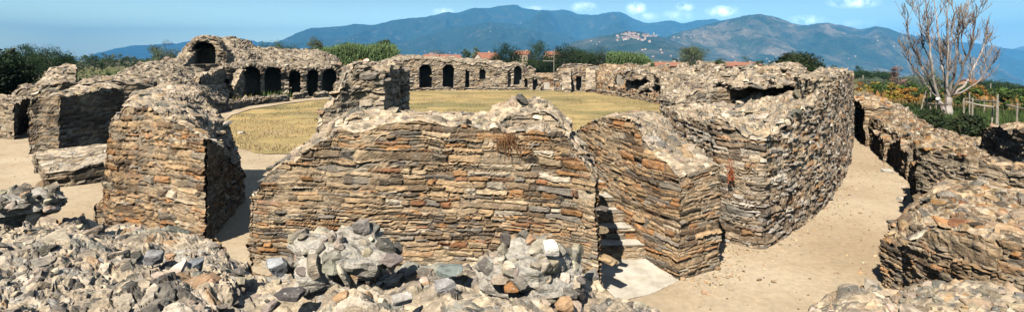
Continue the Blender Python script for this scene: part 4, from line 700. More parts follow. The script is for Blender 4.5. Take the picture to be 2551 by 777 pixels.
tree('broadleaf_tree', 'pale bushy distant tree touching the farmhouse gable', 1188, 190, 122, 30, 'grey', hfrac=.95)
tree('twiggy_tree', 'reddish half-bare tree left of the dead tree', 2237, 62, 160, 44, 'pink', hfrac=.85, n=1300)
tree('broadleaf_tree', 'spindly green tree behind the trunk of the dead tree', 2338, 58, 150, 60, 'olive', hfrac=.8, n=900)
for i, (px, d, yt, w, k, lb) in enumerate(((2150, 130, 178, 60, 'pine', 'pine canopy closest to the curved block on the vineyard side'), (2195, 128, 183, 66, 'pine', 'pine canopy next to the reddish half-bare tree'), (2180, 80, 196, 70, 'grey', 'silvery bush below the pine canopies'), (2290, 76, 190, 90, 'olive', 'wide olive green bush between the reddish tree and the dead tree'), (2255, 70, 205, 50, 'oak', 'dark bush at the foot of the reddish half-bare tree'),
    (2420, 120, 212, 60, 'oak', 'dark bush beside the small pink farmhouse'), (2380, 115, 215, 60, 'oak', 'dark bush just behind the dead tree trunk'), (2468, 125, 205, 92, 'pine', 'broad umbrella pine crown, biggest one beyond the vineyard'), (2510, 128, 210, 60, 'pine', 'umbrella pine crown overlapping the biggest one beyond the vineyard'), (2565, 118, 212, 50, 'pine', 'umbrella pine cut by the right frame edge'),
    (2450, 80, 228, 70, 'grey', 'grey green bush under the umbrella pines'), (2520, 74, 232, 80, 'grey', 'silvery bush at the frame edge under the umbrella pines'), (2395, 82, 228, 50, 'bush', 'mid green bush behind the pergola posts'))):
    tree('umbrella_pine' if k == 'pine' else 'bush', lb, px, d, yt, w, k, cat='pine tree' if k == 'pine' else 'bush', hfrac=.7 if k == 'pine' else .97)
random.seed(11)
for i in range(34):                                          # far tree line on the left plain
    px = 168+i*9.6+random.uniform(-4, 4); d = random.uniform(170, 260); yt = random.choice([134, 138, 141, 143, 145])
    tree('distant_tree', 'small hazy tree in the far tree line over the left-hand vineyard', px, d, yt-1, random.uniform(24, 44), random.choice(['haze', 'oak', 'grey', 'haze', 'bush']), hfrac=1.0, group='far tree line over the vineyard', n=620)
for i in range(26):
    px = 1040+i*58+random.uniform(-15, 15); d = random.uniform(260, 420)
    if 1200 < px < 1640: continue
    dz = gz(px, d); y = HY-(dz+random.uniform(5, 7.5)-CH)/d*F
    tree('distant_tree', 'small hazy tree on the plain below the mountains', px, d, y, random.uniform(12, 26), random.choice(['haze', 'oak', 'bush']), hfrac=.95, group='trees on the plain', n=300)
def reeds(name, label, px0, px1, d, depth, tops, n):
    g = Geo(); u = RNG.random(n); px = px0+(px1-px0)*u; dd = d+RNG.uniform(0, depth, n); yt = np.interp(px, *zip(*tops))+RNG.normal(0, 2.0, n)+6*fbm(np.column_stack([px*.09, dd*.8, 0*px]), 2, 2)
    x = (px-CX)/F*dd; H = (CH+(HY-yt)/F*dd)*RNG.uniform(.8, 1.02, n); lean = RNG.normal(0, .18, (n, 2)); L = 10
    rows = [np.column_stack([x, dd, H*k]) for k in (0., .35, .7, 1.)]
    for k in range(4): rows[k][:, :2] += lean*[0, .2, .5, 1][k]*.8
    w = .022
    V = np.stack([r+np.array([s*w, 0, 0]) for r in rows for s in (-1, 1)], 1).reshape(-1, 3); i = np.arange(n)*8
    Q = np.concatenate([np.stack([i+2*k, i+2*k+1, i+2*k+3, i+2*k+2], 1) for k in range(3)]); g.add(V, Q, None, np.repeat(np.array([.2, .26, .1])*RNG.uniform(.7, 1.2, (n, 1)), 8, 0))
    nl = n*9; j = RNG.integers(0, n, nl); f = RNG.uniform(.15, 1., nl)**.7; az = RNG.uniform(0, 6.283, nl); ll = RNG.uniform(.5, .95, nl); b = np.column_stack([x[j]+lean[j, 0]*f*.7, dd[j]+lean[j, 1]*f*.7, H[j]*f])
    o = np.column_stack([np.cos(az), np.sin(az), 0*az]); sd = np.column_stack([-np.sin(az), np.cos(az), 0*az])*.045; m_ = b+o*ll[:, None]*.5+(0, 0, 1)*ll[:, None]*.45; e = b+o*ll[:, None]+(0, 0, 1)*ll[:, None]*RNG.uniform(-.3, .5, (nl, 1))
    V = np.stack([b-sd*.6, b+sd*.6, m_+sd, m_-sd, e], 1).reshape(-1, 3); i = np.arange(nl)*5; cj = np.array([.17, .27, .11])*RNG.uniform(.65, 1.35, (nl, 1))+np.array([.03, .02, 0])*RNG.random((nl, 1))
    g.add(V, np.stack([i, i+1, i+2, i+3], 1), np.stack([i+3, i+2, i+4], 1), np.repeat(cj, 5, 0)); return tag(g.build(name, M['leaf']), label, 'reeds')
reeds('reed_thicket', 'thicket of tall pale green reeds behind the left half of the seating ruins', 795, 990, 78, 7, [(795, 128), (830, 118), (870, 112), (920, 115), (960, 112), (985, 118), (992, 130)], 2600)
reeds('reed_thicket', 'lower thicket of bright green reeds at the end of the dark tree belt', 1515, 1622, 84, 6, [(1515, 132), (1550, 134), (1590, 138), (1612, 146), (1624, 158)], 1500)
g = Geo(); leaves(g, P(908, 70, 156), (1.0, .6, .75), 420, .3, (.55, .30, .09)); tag(g.build('dry_bush', M['leaf']), 'orange dry bush at the foot of the pale reeds', 'bush')
for px, d, yt, w, lb in ((1290, 80, 152, 40, 'yellow green bush below the spreading dark tree'), (1322, 78, 160, 34, 'dark bush filling the arena entrance'), (1362, 79, 150, 50, 'dark bush under the pergola by the entrance')):
    tree('bush', lb, px, d, yt, w, 'vine' if px == 1290 else 'dark', cat='bush', hfrac=.98)
# grass and weeds beyond the ruins
q = RNG.uniform((-60, 33), (-22, 80), (9000, 2)); q = q[np.hypot(q[:, 0], q[:, 1]) < 90]; f = np.clip(fbm(np.column_stack([q*.12, 0*q[:, 0]]), 8)*3+.4, 0, 1)[:, None]
tag(blades('tall_weeds', q, .8, .22, (np.array([.46, .36, .15])*f+np.array([.14, .2, .06])*(1-f))*RNG.uniform(.7, 1.2, (len(q), 1))).build('tall_weeds', M['grass']), kind='stuff')
q = RNG.uniform((17, 17), (46, 52), (30000, 2)); px = CX+F*q[:, 0]/q[:, 1]; k = (px > 2120) & (q[:, 0]+q[:, 1]*.35 > 27.5-0*px); q = q[k]; f = np.clip(fbm(np.column_stack([q*.15, 0*q[:, 0]]), 12)*3+.35, 0, 1)[:, None]
tag(blades('verge_grass', np.column_stack([q, terrain(q[:, 0], q[:, 1])]), .38, .08, (np.array([.40, .28, .11])*f+np.array([.10, .15, .045])*(1-f))*RNG.uniform(.6, 1.2, (len(q), 1))).build('verge_grass', M['grass']), kind='stuff')
for px, d, yt, w, k, lb in ((2325, 27, 272, 90, 'shrub', 'dark olive grassy bush at the foot of the dead tree'), (2395, 24, 288, 110, 'shrub', 'wide dark tussock of scrub below the pergola'), (2460, 21.5, 308, 90, 'shrub', 'low dark scrub tussock behind the long sloping bank'), (2290, 31, 268, 50, 'bush', 'small green bush left of the dead tree'), (2545, 17, 318, 40, 'gold', 'orange yellow weed beside the dark shaded wall'),
    (1640, 29, 500, 1, 'bush', '')):
    if lb: tree('scrub', lb, px, d, yt, w, k, cat='bush', hfrac=.99, ry=.7)
# ---- vineyard rows beyond the path side
random.seed(5)
def vinerow(px0, d0, px1, d1, h, kinds, label, n=3000):
    a, b = P(px0, d0, HY), P(px1, d1, HY); g = Geo(); L = np.linalg.norm((b-a)[:2]); m = int(L/1.3)
    for i in range(m):
        f = (i+.5)/m+random.uniform(-.01, .01); c = a*(1-f)+b*f; z = float(terrain(np.array([c[0]]), np.array([c[1]]))[0]); hh = h*random.uniform(.75, 1.1)
        leaves(g, (c[0], c[1], z+hh*.6), (.85, .5, hh*.48), int(n/m), .2, LC[random.choice(kinds)])
        tube(g, [(c[0], c[1], z-.1), (c[0]+.05, c[1], z+hh*.5)], [.03, .02], 4, (.2, .15, .1))
    return tag(g.build('vine_row', M['leaf']), label, 'vines', 'vine rows beyond the path')
K1 = ['vine', 'vine', 'gold', 'vine', 'orange', 'gold']
for (r, lb) in (((2200, 44, 2600, 35, 1.7), 'row of yellowing vines nearest the dead tree'), ((2170, 49, 2640, 41, 1.7), 'second row of yellowing vines behind the dead tree'), ((2140, 55, 2660, 47, 1.8), 'third vine row back, between the orange patches and the grey bushes'), ((2125, 62, 2680, 54, 1.8), 'farthest vine row, in front of the bushes under the pines')):
    vinerow(*r, K1, lb, 4200)
g = Geo(); q = RNG.uniform((30, 46), (74, 76), (9000, 2)); q = q[fbm(np.column_stack([q*.07, 0*q[:, 0]]), 55) > .0]
tag(blades('maize_stubble', np.column_stack([q, terrain(q[:, 0], q[:, 1])]), .9, .25, np.array([.55, .30, .10])*RNG.uniform(.7, 1.2, (len(q), 1))).build('maize_stubble', M['grass']), kind='stuff')
# left vineyard: green rows and pale poles
for i, (r, lb) in enumerate((((60, 66, 520, 74, 1.5), 'front green vine row on the left plain'), ((40, 80, 560, 92, 1.7), 'second green vine row on the left plain'), ((20, 100, 600, 112, 2.2), 'farthest green vine row on the left plain, below the tree line'))):
    o = vinerow(*r, ['vine', 'bush', 'vine', 'oak'], lb, 5200); o['group'] = 'vine rows on the left plain'
def post(name, label, px, d, h, r=.05, lean=(0, 0), group=None, parent=None, z0=None):
    b = P(px, d, HY); b[2] = gz(px, d) if z0 is None else z0; g = Geo(); tube(g, [b-(0, 0, .1), b+(lean[0]*.5, lean[1]*.5, h/2), b+(lean[0], lean[1], h)], [r, r*.95, r*.85], 7); o = g.build(name, M['postwood'], parent)
    return o if parent else tag(o, label, 'post', group)
for px in (64, 72, 84, 98, 116, 124, 138, 150, 172, 182, 190, 196, 206, 214, 222, 232, 240, 246): post('vine_post', 'slim pale vineyard post in a row on the left plain', px, 62+random.uniform(-2, 6), random.uniform(1.6, 2.2), .045, group='posts of the left vineyard')
def frame(name, label, px, d, w, h):
    b = P(px, d, HY); b[2] = 0; t = thing(name, label, 'frame', b); g = Geo()
    post('post', '', px, d, h, parent=t); post('post', '', px+w, d, h, parent=t); a, e = P(px-2, d, HY), P(px+w+2, d, HY); a[2] = e[2] = h; tube(g, [a, e], [.05, .05], 6); g.build('crossbar', M['postwood'], t)
frame('vineyard_frame', 'pale goalpost-like frame in front of the dark left trees, the one nearest the conifer', 65, 60, 10, 2.35); frame('vineyard_frame', 'pale goalpost-like frame above the sloping wall fragment', 112, 61, 10, 2.4); frame('vineyard_frame', 'pale frame right of the sloping wall fragment', 176, 60, 8, 2.4)
# pergola round the dead tree
for i, (px, d, h, ln, lb) in enumerate(((2292, 37, 1.6, (.45, 0), 'leaning pale post left of the dead tree'), (2318, 35.5, 2.3, (0, 0), 'tall pale post beside the dead tree trunk'), (2309, 38, 1.4, (0, 0), 'short post just left of the dead tree'), (2332, 38, 1.7, (.05, 0), 'grey post right behind the dead tree trunk'), (2401, 29, 1.65, (0, 0), 'first front post right of the dead tree'), (2422, 26.5, 1.85, (.02, 0), 'front post carrying the middle of the pergola rail'), (2415, 33, 1.7, (0, 0), 'rear post behind the middle of the pergola rail'), (2470, 29, 1.6, (.12, 0), 'slanting post before the pergola corner'), (2482, 27, 1.95, (.05, 0), 'thick double post at the pergola corner'), (2486, 28, 1.95, (0, 0), 'rear twin of the thick pergola corner post'), (2532, 24.5, 1.75, (.05, 0), 'last pergola post before the frame edge'), (2452, 36, 1.2, (0, 0), 'short stub post behind the pergola'), (2355, 39, 1.6, (0, 0), 'thin post just right of the dead tree trunk'))):
    post('pergola_post', lb, px, d, h, .042, ln, 'pergola posts')
for (a, b_, lb) in (((2300, 35.5, 256), (2362, 33.5, 262), 'dark rail tied across the dead tree trunk'), ((2405, 28, 254), (2484, 27.2, 268), 'long sagging rail on top of the pergola posts'), ((2405, 33, 246), (2488, 28.2, 254), 'rear rail of the pergola'), ((2508, 26, 262), (2575, 23, 274), 'rail leading out of the frame from the last pergola post')):
    g = Geo(); p, e = P(*a), P(*b_); tube(g, [p, (p+e)/2-(0, 0, .04), e], [.05, .05, .045], 6, (.2, .17, .12)); tag(g.build('pergola_rail', M['bark'] if 'dark' in lb else M['postwood']), lb, 'rail')
post('entrance_pole', 'thin pale pole standing at the arena entrance beside the bushes', 1380, 74, 5.1, .06)
g = Geo(); p, e = P(1352, 75, 152), P(1380, 75, 153); tube(g, [p, e], [.05, .05], 6); tag(g.build('entrance_rail', M['postwood']), 'thin pale rail running from the entrance pole into the trees', 'rail')
for px, d, yt, lb in ((2150, 90, 188, 'thin utility pole before the pine canopies'), (2468, 105, 208, 'thin pole in front of the biggest umbrella pine')):
    z = gz(px, d); post('utility_pole', lb, px, d, CH+(HY-yt)/F*d-z, .1)
# ---- the dead tree
random.seed(21); t = thing('dead_tree', 'bare bleached tree with many upright branches in front of the vineyard', 'tree', G(2360, 290)); D0 = 34.6
def limb(g, pts, r0, r1, dd, twigs=6, lv=0):
    w = [P(px, D0+dd*i/(len(pts)-1), py) for i, (px, py) in enumerate(pts)]; w = np.array(w); u = np.linspace(0, len(w)-1, 4*len(w)); W = np.stack([np.interp(u, range(len(w)), w[:, k]) for k in range(3)], 1)
    W[1:-1] += np.stack([fbm(np.column_stack([u[1:-1]*1.7, 0*u[1:-1]+pts[0][0], 0*u[1:-1]+k]), 3, 2) for k in range(3)], 1)*.10
    white = .36+.72*max(0, math.sin(pts[-1][0]*.7)); tube(g, W, np.linspace(r0, r1, len(W)), 7, np.array([1, .97, .93])*white); grow(g, W, r0*.5, r1, twigs, lv)
def grow(g, W, r0, r1, k, lv):
    for _ in range(k):
        f = random.uniform(.3, .97); i = int(f*(len(W)-2)); b = W[i]; tg = W[i+1]-W[i]; tg = tg/np.linalg.norm(tg); s = np.array([random.gauss(0, 1), random.gauss(0, 1), random.gauss(.2, .5)]); s /= np.linalg.norm(s); dr = tg*.9+s*.55; L = random.uniform(.7, 1.9)*(.62**lv); q = [b]
        for m in range(5): dr = dr+np.array([random.gauss(0, .12), random.gauss(0, .12), .13]); dr /= np.linalg.norm(dr); q.append(q[-1]+dr*L/5)
        rr = max(.015, (r0*(1-f)+r1*f)*.6); tube(g, q, np.linspace(rr, .010, 6), 5, np.array([1, .93, .86])*random.uniform(.3, .85))
        if lv < 2: grow(g, np.array(q), rr*.8, .008, 4 if lv == 0 else 2, lv+1)
g = Geo(); limb(g, [(2361, 293), (2363, 268), (2364, 243)], .23, .2, 0, 0); limb(g, [(2351, 293), (2346, 262), (2336, 246)], .15, .12, -.3, 0); g.build('trunk', M['deadwood'], t)
g = Geo()
for pts, r0, dd, k in (([(2340, 252), (2322, 218), (2303, 180), (2280, 132), (2264, 98), (2262, 45), (2252, 8)], .11, 1.2, 9), ([(2340, 250), (2326, 205), (2318, 150), (2315, 100), (2311, 50), (2308, -12)], .11, -1., 8), ([(2362, 246), (2354, 200), (2344, 130), (2336, 60), (2326, -14)], .12, .8, 9),
    ([(2364, 246), (2361, 210), (2362, 150), (2360, 80), (2364, 0)], .11, -.8, 9), ([(2365, 244), (2374, 200), (2384, 135), (2388, 66), (2396, 8)], .11, 1.5, 9), ([(2366, 243), (2388, 202), (2408, 150), (2424, 92), (2431, 12)], .12, -1.2, 9), ([(2367, 240), (2398, 216), (2428, 172), (2452, 116), (2462, 50)], .11, .6, 9),
    ([(2368, 240), (2408, 226), (2448, 194), (2472, 160), (2490, 132)], .08, -1.5, 8), ([(2336, 246), (2312, 215), (2285, 178), (2262, 150), (2245, 130)], .06, -1.2, 8), ([(2318, 150), (2300, 110), (2292, 60), (2285, 18)], .05, .8, 6), ([(2408, 150), (2396, 100), (2404, 50), (2412, 10)], .05, .8, 6), ([(2384, 135), (2372, 90), (2376, 40), (2372, 5)], .05, -.6, 5)):
    limb(g, pts, r0*.85, .024, dd, k)
g.build('branches', M['deadwood'], t)

# ================================================================ MOUNTAINS
m, nt, b = newmat('wooded_slopes'); v = coords(nt); n1 = noise(nt, v, .0016, 7, .68); n2 = noise(nt, v, .011, 6, .75); n3 = noise(nt, v, .0045, 6, .7); at = N(nt, 'ShaderNodeVertexColor', layer_name='Col')
c = mix(nt, (.012, .032, .014), (.045, .07, .026), ramp(nt, n2, [(.35, 0.), (.65, 1.)])); c = mix(nt, c, (.12, .11, .055), ramp(nt, n3, [(.54, 0.), (.66, .7)])); bare = N(nt, 'ShaderNodeMath', operation='MULTIPLY'); nt.links.new(mix(nt, (0., 0., 0.), ramp(nt, n1, [(.46, 0.), (.6, 1.)]), ramp(nt, n3, [(.42, .1), (.55, 1.)])), bare.inputs[0]); sp = N(nt, 'ShaderNodeSeparateColor'); nt.links.new(at.outputs[0], sp.inputs[0]); nt.links.new(sp.outputs[0], bare.inputs[1])
n5 = noise(nt, v, .05, 4, .8); c = mix(nt, c, (.24, .19, .12), bare.outputs[0]); c = mix(nt, c, ramp(nt, n5, [(.3, .5), (.7, 1.5)]), 1., 'MULTIPLY'); nt.links.new(c, b.inputs['Base Color']); b.inputs['Roughness'].default_value = 1; bump(nt, b, n2, .6, 30); M['slope'] = m
HILLS = {}
def hill(name, prof, D, foot, seed, rough=.24, bare=0., back=.3, nu=760, nv=120, zf=None, freq=1.0):
    pxs = np.linspace(prof[0][0], prof[-1][0], nu); ys = np.interp(pxs, *zip(*prof)); ys = np.convolve(np.pad(ys, 4, 'edge'), np.hanning(9)/np.hanning(9).sum(), 'valid')
    tt = np.linspace(0, 1, nv); V = []
    crest = (HY-ys)/F*D+CH; crest += (fbm(np.column_stack([pxs*.05, 0*pxs, 0*pxs]), seed, 4))*D*.0022
    for j, tj in enumerate(tt):
        d = foot+(D-foot)*tj; x = (pxs-CX)/F*d; zb = terrain(x, np.full(nu, d))-12; s = tj**1.25
        env = (math.sin(math.pi*min(tj, 1)**.9)) ; rd = ridged(np.column_stack([x*.00105*freq*9000/D+.4*fbm(np.column_stack([x*.0006, np.full(nu, d)*.0006, 0*x]), seed, 3), np.full(nu, d)*.00055*freq*9000/D, 0*x]), seed+3, 7)-.62
        z = zb+(crest-zb)*s*(1+env*rd*rough*6)+env*rd*rough*(crest-zb).max()*1.3; z = np.where(tj < 1, np.minimum(z, CH+(crest-CH)*d/D*(.985)-env*D*.0006), crest); V.append(np.stack([x, np.full(nu, d), z], -1))
    for k in range(1, 7): d = D*(1+back*k/6); x = (pxs-CX)/F*D+0*pxs; V.append(np.stack([x*(1+back*k/6*.6), np.full(nu, d), crest*(1-(k/6)**1.3)-30*k], -1))
    V = np.array(V).reshape(-1, 3); nr = nv+6; Q = [[i*nu+j, i*nu+j+1, (i+1)*nu+j+1, (i+1)*nu+j] for i in range(nr-1) for j in range(nu-1)]
    g = Geo(); g.add(V, Q, None, (bare, bare, bare)); o = tag(g.build(name, M['slope'], smooth=True), kind='structure'); HILLS[name] = BVHTree.FromPolygons([tuple(q) for q in V], Q); return o
hill('hills_far', [(100, 152), (200, 147), (262, 127), (330, 114), (420, 110), (470, 104), (510, 103), (560, 96), (600, 98), (660, 106), (720, 108), (800, 120), (900, 150)], 13500, 10500, 3)
hill('hills_main', [(560, 160), (640, 130), (700, 100), (735, 86), (770, 70), (800, 68), (850, 66), (885, 60), (930, 62), (960, 55), (1010, 47), (1060, 43), (1095, 36), (1110, 31), (1140, 34), (1180, 20), (1215, 20), (1250, 16), (1285, 13), (1305, 22), (1340, 27), (1400, 26), (1440, 34), (1480, 37), (1520, 30), (1550, 31), (1580, 46), (1605, 58), (1640, 55), (1665, 50), (1700, 60), (1760, 48), (1800, 52), (1900, 60), (2000, 70), (2100, 72), (2300, 90), (2500, 120), (2700, 150)], 9500, 5200, 11, rough=.22)
hill('hills_middle', [(900, 150), (960, 118), (1010, 102), (1060, 88), (1120, 72), (1180, 62), (1220, 56), (1270, 60), (1320, 72), (1380, 80), (1440, 96), (1500, 112), (1560, 130), (1620, 150)], 6800, 4300, 23, rough=.2)
hill('hills_right', [(1560, 150), (1610, 118), (1660, 92), (1700, 78), (1740, 70), (1780, 56), (1830, 46), (1870, 38), (1895, 36), (1930, 44), (1970, 56), (2000, 64), (2030, 60), (2060, 57), (2100, 64), (2140, 74), (2180, 68), (2205, 69), (2240, 82), (2290, 96), (2340, 108), (2400, 132), (2450, 150), (2500, 175), (2560, 205), (2640, 245), (2720, 280)], 5600, 3300, 31, rough=.26, bare=.9)
hill('hills_village', [(1330, 160), (1390, 126), (1430, 104), (1480, 94), (1520, 87), (1560, 79), (1585, 77), (1620, 88), (1660, 96), (1700, 112), (1740, 132), (1780, 152), (1800, 165)], 3900, 2300, 43, rough=.2, bare=.5, freq=.6)
hill('hills_crag', [(1040, 150), (1062, 132), (1078, 124), (1100, 128), (1115, 136), (1128, 150)], 2600, 2100, 51, rough=.2, bare=1., nu=60, nv=20)
hill('hills_edge', [(2380, 190), (2440, 160), (2500, 132), (2540, 118), (2600, 112), (2700, 110)], 11000, 8000, 61, rough=.2, bare=1., nu=120)
# ---- houses
def house(name, label, loc, w, dp, h, rh, yaw=0, group=None, windows=3, floors=1, wall=(.9, .88, .84), far=False):
    t = thing(name, label, 'house', loc, group); t.rotation_euler = (0, 0, 0); g = Geo(); loc = np.array(loc, float); R = np.array([[math.cos(yaw), math.sin(yaw), 0], [-math.sin(yaw), math.cos(yaw), 0], [0, 0, 1]])
    L = lambda A: np.array(A, float)@R+loc
    x, y = w/2, dp/2; g.add(L([(-x, -y, -h), (x, -y, -h), (x, y, -h), (-x, y, -h), (-x, -y, h), (x, -y, h), (x, y, h), (-x, y, h), (-x, 0, h+rh), (x, 0, h+rh)]), [[0, 1, 5, 4], [1, 2, 6, 5], [2, 3, 7, 6], [3, 0, 4, 7]], [[5, 6, 9], [7, 4, 8]], wall); g.build('wall', M['plaster'], t)
    e = .05*w; k = .18; g = Geo(); rr = rh*(1+e/y)
    up = [(-x-e, -y-e, h-rh*e/y+k), (x+e, -y-e, h-rh*e/y+k), (x+e, 0, h+rh+k), (-x-e, 0, h+rh+k), (-x-e, y+e, h-rh*e/y+k), (x+e, y+e, h-rh*e/y+k)]; dn = [(a, b_, c_-k) for a, b_, c_ in up]
    g.add(L(up+dn), [[0, 1, 2, 3], [3, 2, 5, 4], [7, 6, 9, 8], [8, 9, 10, 11], [0, 6, 7, 1], [4, 5, 11, 10]], [[0, 3, 9], [0, 9, 6], [1, 7, 8], [1, 8, 2], [3, 4, 10], [3, 10, 9], [2, 8, 11], [2, 11, 5]]); rf = g.build('roof', M['tile'], t)
    if far: return t
    g = Geo(); box(g, L([(w*.2, dp*.1, h+rh*1.0)])[0], (.7, .7, 1.4), -yaw, (.8, .75, .7)); g.build('chimney', M['plaster'], rf)
    for fl in range(floors):
        for i in range(windows):
            g = Geo(); box(g, L([(-x+w*(i+.5)/windows, -y-.01, h*(fl+.55)/floors)])[0], (.9, .12, 1.2), -yaw, (1, 1, 1)); wd = g.build('window', M['glassdark'], t)
            g = Geo(); box(g, L([(-x+w*(i+.5)/windows-.75, -y-.04, h*(fl+.55)/floors)])[0], (.5, .1, 1.25), -yaw, (1, 1, 1)); box(g, L([(-x+w*(i+.5)/windows+.75, -y-.04, h*(fl+.55)/floors)])[0], (.5, .1, 1.25), -yaw, (1, 1, 1)); g.build('shutter', M['shutter'], wd)
    return t
def H(px, d, z=None): p = P(px, d, HY); p[2] = gz(px, d) if z is None else z; return p
house('farmhouse', 'farmhouse with an orange hipped roof left of the spreading dark tree', H(1213, 170), 6.5, 7, 4.2, 1.9, .5, wall=(1, .97, .9))
house('farmhouse', 'pinkish farmhouse glimpsed between the two dark trees at the entrance', H(1303, 230), 7, 7, 6.2, 1.6, -.4, wall=(1, .85, .75), floors=2)
house('farmhouse', 'pink gable peeping out right of the tall tree by the entrance', H(1376, 230), 6, 7, 6.0, 1.6, .3, wall=(1, .75, .62), floors=2, windows=2)
house('farmhouse', 'small tan farmhouse with a red roof between the reeds and the olive tree', H(1666, 150), 8, 6, 2.1, .9, -.15, wall=(.7, .55, .4))
house('farmhouse', 'low reddish farmhouse right next to the bright reeds', H(1640, 230), 7, 6, 1.7, .9, .3, wall=(.8, .6, .5))
house('farmhouse', 'long low farm roof right of the olive tree', H(1775, 190), 12, 7, 1.6, .9, .2, wall=(.8, .62, .5))
house('farmhouse', 'farm roof on the plain left of the slender little tree', H(1822, 240), 9, 7, 1.7, 1.3, -.3, wall=(1, .9, .8))
house('farmhouse', 'red roof low over the rubble crest near the slender little tree', H(1862, 250), 10, 7, 2.0, 1.2, .3, wall=(1, .85, .75))
house('farmhouse', 'small pink farmhouse among the dark bushes beyond the vineyard', H(2416, 150), 4, 5, 2.8, 1.2, .3, wall=(1, .7, .55), windows=2)
for i, (px, w) in enumerate(((1075, 26), (1104, 22), (1130, 24))): house('barn', ['long red barn roof under the small bare crag', 'middle red barn roof in the far row', 'red barn roof of the far row closest to the farmhouse'][i], H(px, 380+i*10), w*.42, 9, 5.6, 2.2, .1*i, wall=(.9, .8, .7), windows=2)
# hill village and scattered houses: seated on the slopes
random.seed(3); proto = None
def onhill(px, py):
    d = Vector(((px-CX)/F, 1, (HY-py)/F)).normalized(); best = None
    for b in HILLS.values():
        h = b.ray_cast(Vector((0, 0, CH)), d)
        if h[0] is not None and (best is None or h[3] < best[1]): best = (h[0], h[3])
    return None if best is None else best[0]
protos = [house('village_house', 'x', (0, 0, 0), w, dp, h, rh, yaw, far=True, wall=wl) for w, dp, h, rh, yaw, wl in ((13, 9, 6.5, 2, .2, (1, .92, .8)), (9, 10, 8, 2.2, -.4, (1, .8, .68)), (16, 10, 7, 2.4, .6, (1.05, 1.0, .95)), (11, 9, 9, 2, 0, (.95, .85, .75)))]; first = [True]*4
def vill(px, py, sc, label, group):
    h = onhill(px, py)
    if h is None: return
    k = random.randrange(4); o = protos[k] if first[k] else copy_tree(protos[k]); first[k] = False; o.location = h; o.scale = (sc,)*3; o['label'] = label; o['group'] = group; o.rotation_euler[2] = random.uniform(-.7, .7)
for i in range(64):
    a = random.gauss(0, 1); px = 1577+a*17; py = 79+abs(a)*5+random.uniform(0, 17); vill(px, py, random.uniform(.9, 1.3), 'pale house packed into the hilltop village', 'houses of the hilltop village')
for i in range(26): vill(random.uniform(1600, 1642), random.uniform(87, 92), 1.0, 'house along the ridge beside the hilltop village', 'houses along the village ridge')
for (x0, x1, y0, y1, n) in ((1650, 1760, 84, 108, 12), (1440, 1560, 84, 112, 6), (760, 1000, 82, 108, 16), (1200, 1320, 48, 85, 8), (1820, 2000, 135, 160, 8), (1600, 1760, 120, 150, 10), (2100, 2240, 100, 150, 4), (1050, 1180, 125, 140, 6)):
    for i in range(n): vill(random.uniform(x0, x1), random.uniform(y0, y1), random.uniform(.55, .95), 'small pale house scattered on the mountain slopes', 'houses scattered on the slopes')
for k in range(4):
    if first[k]:
        for c_ in list(protos[k].children): bpy.data.objects.remove(c_)
        bpy.data.objects.remove(protos[k])
h = onhill(1629, 90)
if h is not None:
    t = thing('church_tower', 'slim church bell tower on the ridge beside the hilltop village', 'tower', h); g = Geo(); box(g, np.array(h)+(0, 0, 9), (6, 6, 30), .3, (1, .95, .85)); g.build('shaft', M['plaster'], t)
    g = Geo(); z = h[2]+24; V = [(h[0]-3.5, h[1]-3.5, z), (h[0]+3.5, h[1]-3.5, z), (h[0]+3.5, h[1]+3.5, z), (h[0]-3.5, h[1]+3.5, z), (h[0], h[1], z+6)]; g.add(V, [[3, 2, 1, 0]], [[0, 1, 4], [1, 2, 4], [2, 3, 4], [3, 0, 4]]); g.build('spire', M['tile'], t)

# ================================================================ AIR
HAZE = 1
if HAZE:
    g = Geo(); box(g, (0, 1300, 260), (32500, 34800, 1740)); m = bpy.data.materials.new('air'); m.use_nodes = True; nt = m.node_tree; nt.nodes.clear(); out = nt.nodes.new('ShaderNodeOutputMaterial'); pv = nt.nodes.new('ShaderNodeVolumePrincipled')
    pv.inputs['Color'].default_value = (.13, .50, 1.0, 1); pv.inputs['Density'].default_value = 9.5e-5; pv.inputs['Anisotropy'].default_value = -.5; nt.links.new(pv.outputs[0], out.inputs['Volume']); tag(g.build('haze', m), kind='stuff')

# ================================================================ SKY, SUN, CAMERA
sc = bpy.context.scene; w = bpy.data.worlds.new('World'); sc.world = w; w.use_nodes = True; nt = w.node_tree; bg = nt.nodes['Background']
sky = nt.nodes.new('ShaderNodeTexSky'); sky.sky_type = 'NISHITA'; sky.sun_disc = False; sky.sun_elevation = SUN_EL; sky.sun_rotation = math.radians(180)-SUN_AZ; sky.air_density = 1.3; sky.dust_density = .4; sky.ozone_density = 1.6; sky.altitude = 100
tc = nt.nodes.new('ShaderNodeTexCoord'); sx = nt.nodes.new('ShaderNodeSeparateXYZ'); nt.links.new(tc.outputs['Generated'], sx.inputs[0])
def mth(op, a, b=None, c=None, clamp=False):
    n = nt.nodes.new('ShaderNodeMath'); n.operation = op; n.use_clamp = clamp
    for i, v in enumerate((a, b, c)):
        if v is None: continue
        if isinstance(v, (int, float)): n.inputs[i].default_value = v
        else: nt.links.new(v, n.inputs[i])
    return n.outputs[0]
yy = mth('MAXIMUM', sx.outputs[1], .05); u = mth('DIVIDE', sx.outputs[0], yy); e = mth('DIVIDE', sx.outputs[2], yy); acc = None
cb = nt.nodes.new('ShaderNodeCombineXYZ'); nt.links.new(u, cb.inputs[0]); nt.links.new(e, cb.inputs[1])
nz = N(nt, 'ShaderNodeTexNoise', Scale=38., Detail=6., Roughness=.62); nt.links.new(cb.outputs[0], nz.inputs['Vector'])
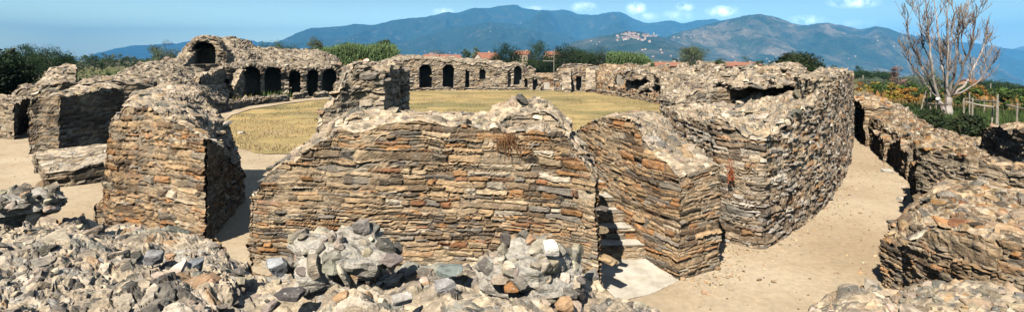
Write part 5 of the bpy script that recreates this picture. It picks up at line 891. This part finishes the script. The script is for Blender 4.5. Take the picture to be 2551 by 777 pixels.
for (px, py, rx, ry, s) in ((1103, 30, 24, 9, .8), (1455, 18, 30, 12, .9), (1340, 22, 40, 7, .4), (1585, 22, 24, 15, 1.), (1610, 42, 30, 10, .6), (1705, 18, 22, 12, 1.), (1690, 40, 40, 14, .5), (1803, 30, 42, 14, 1.2), (2010, 52, 45, 13, 1.), (2128, 8, 62, 13, 1.1), (2110, 62, 90, 12, .35), (2540, 160, 50, 20, .6)):
    a = mth('MULTIPLY', mth('SUBTRACT', u, (px-CX)/F), F/rx); b_ = mth('MULTIPLY', mth('SUBTRACT', e, (HY-py)/F), F/ry)
    r = mth('SQRT', mth('ADD', mth('MULTIPLY', a, a), mth('MULTIPLY', b_, b_))); k = mth('MULTIPLY', mth('SUBTRACT', 1.25, r, clamp=True), s); acc = k if acc is None else mth('MAXIMUM', acc, k)
mask = mth('MULTIPLY', acc, mth('MULTIPLY_ADD', nz.outputs['Fac'], 3.6, -1.35, clamp=True), clamp=True)
glow = nt.nodes.new('ShaderNodeMapRange'); nt.links.new(sx.outputs[2], glow.inputs[0]); glow.inputs[1].default_value = 0; glow.inputs[2].default_value = .17; glow.inputs[3].default_value = 1; glow.inputs[4].default_value = 0; glow.interpolation_type = 'SMOOTHSTEP'
skyc = mix(nt, sky.outputs[0], mix(nt, sky.outputs[0], (3.2, 4.0, 4.2), 1., 'MULTIPLY'), glow.outputs[0])
mx = mix(nt, skyc, (46, 50, 54), mth('MULTIPLY', mask, .85)); nt.links.new(mx, bg.inputs[0]); bg.inputs[1].default_value = .055
sd = bpy.data.lights.new('sun', 'SUN'); sd.energy = 4.9; sd.angle = math.radians(.5); sd.color = (1, .955, .88); so = bpy.data.objects.new('sun', sd); C.objects.link(so)
dv = Vector((math.sin(SUN_AZ)*math.cos(SUN_EL), math.cos(SUN_AZ)*math.cos(SUN_EL), -math.sin(SUN_EL))); so.rotation_euler = dv.to_track_quat('-Z', 'Y').to_euler(); so.location = (-20, -40, 60)
cd = bpy.data.cameras.new('camera'); cd.sensor_width = 36; cd.lens = 18*F/1275.5; cd.shift_y = -(388.5-HY)/2551; cd.clip_start = .1; cd.clip_end = 90000; co = bpy.data.objects.new('camera', cd); C.objects.link(co); co.location = (0, 0, CH); co.rotation_euler = (math.pi/2, 0, 0); sc.camera = co
sc.view_settings.view_transform = 'Standard'; sc.view_settings.look = 'None'; sc.view_settings.exposure = .62; sc.view_settings.gamma = 1
sc.cycles.max_bounces = 4; sc.cycles.diffuse_bounces = 0; sc.cycles.volume_bounces = 0
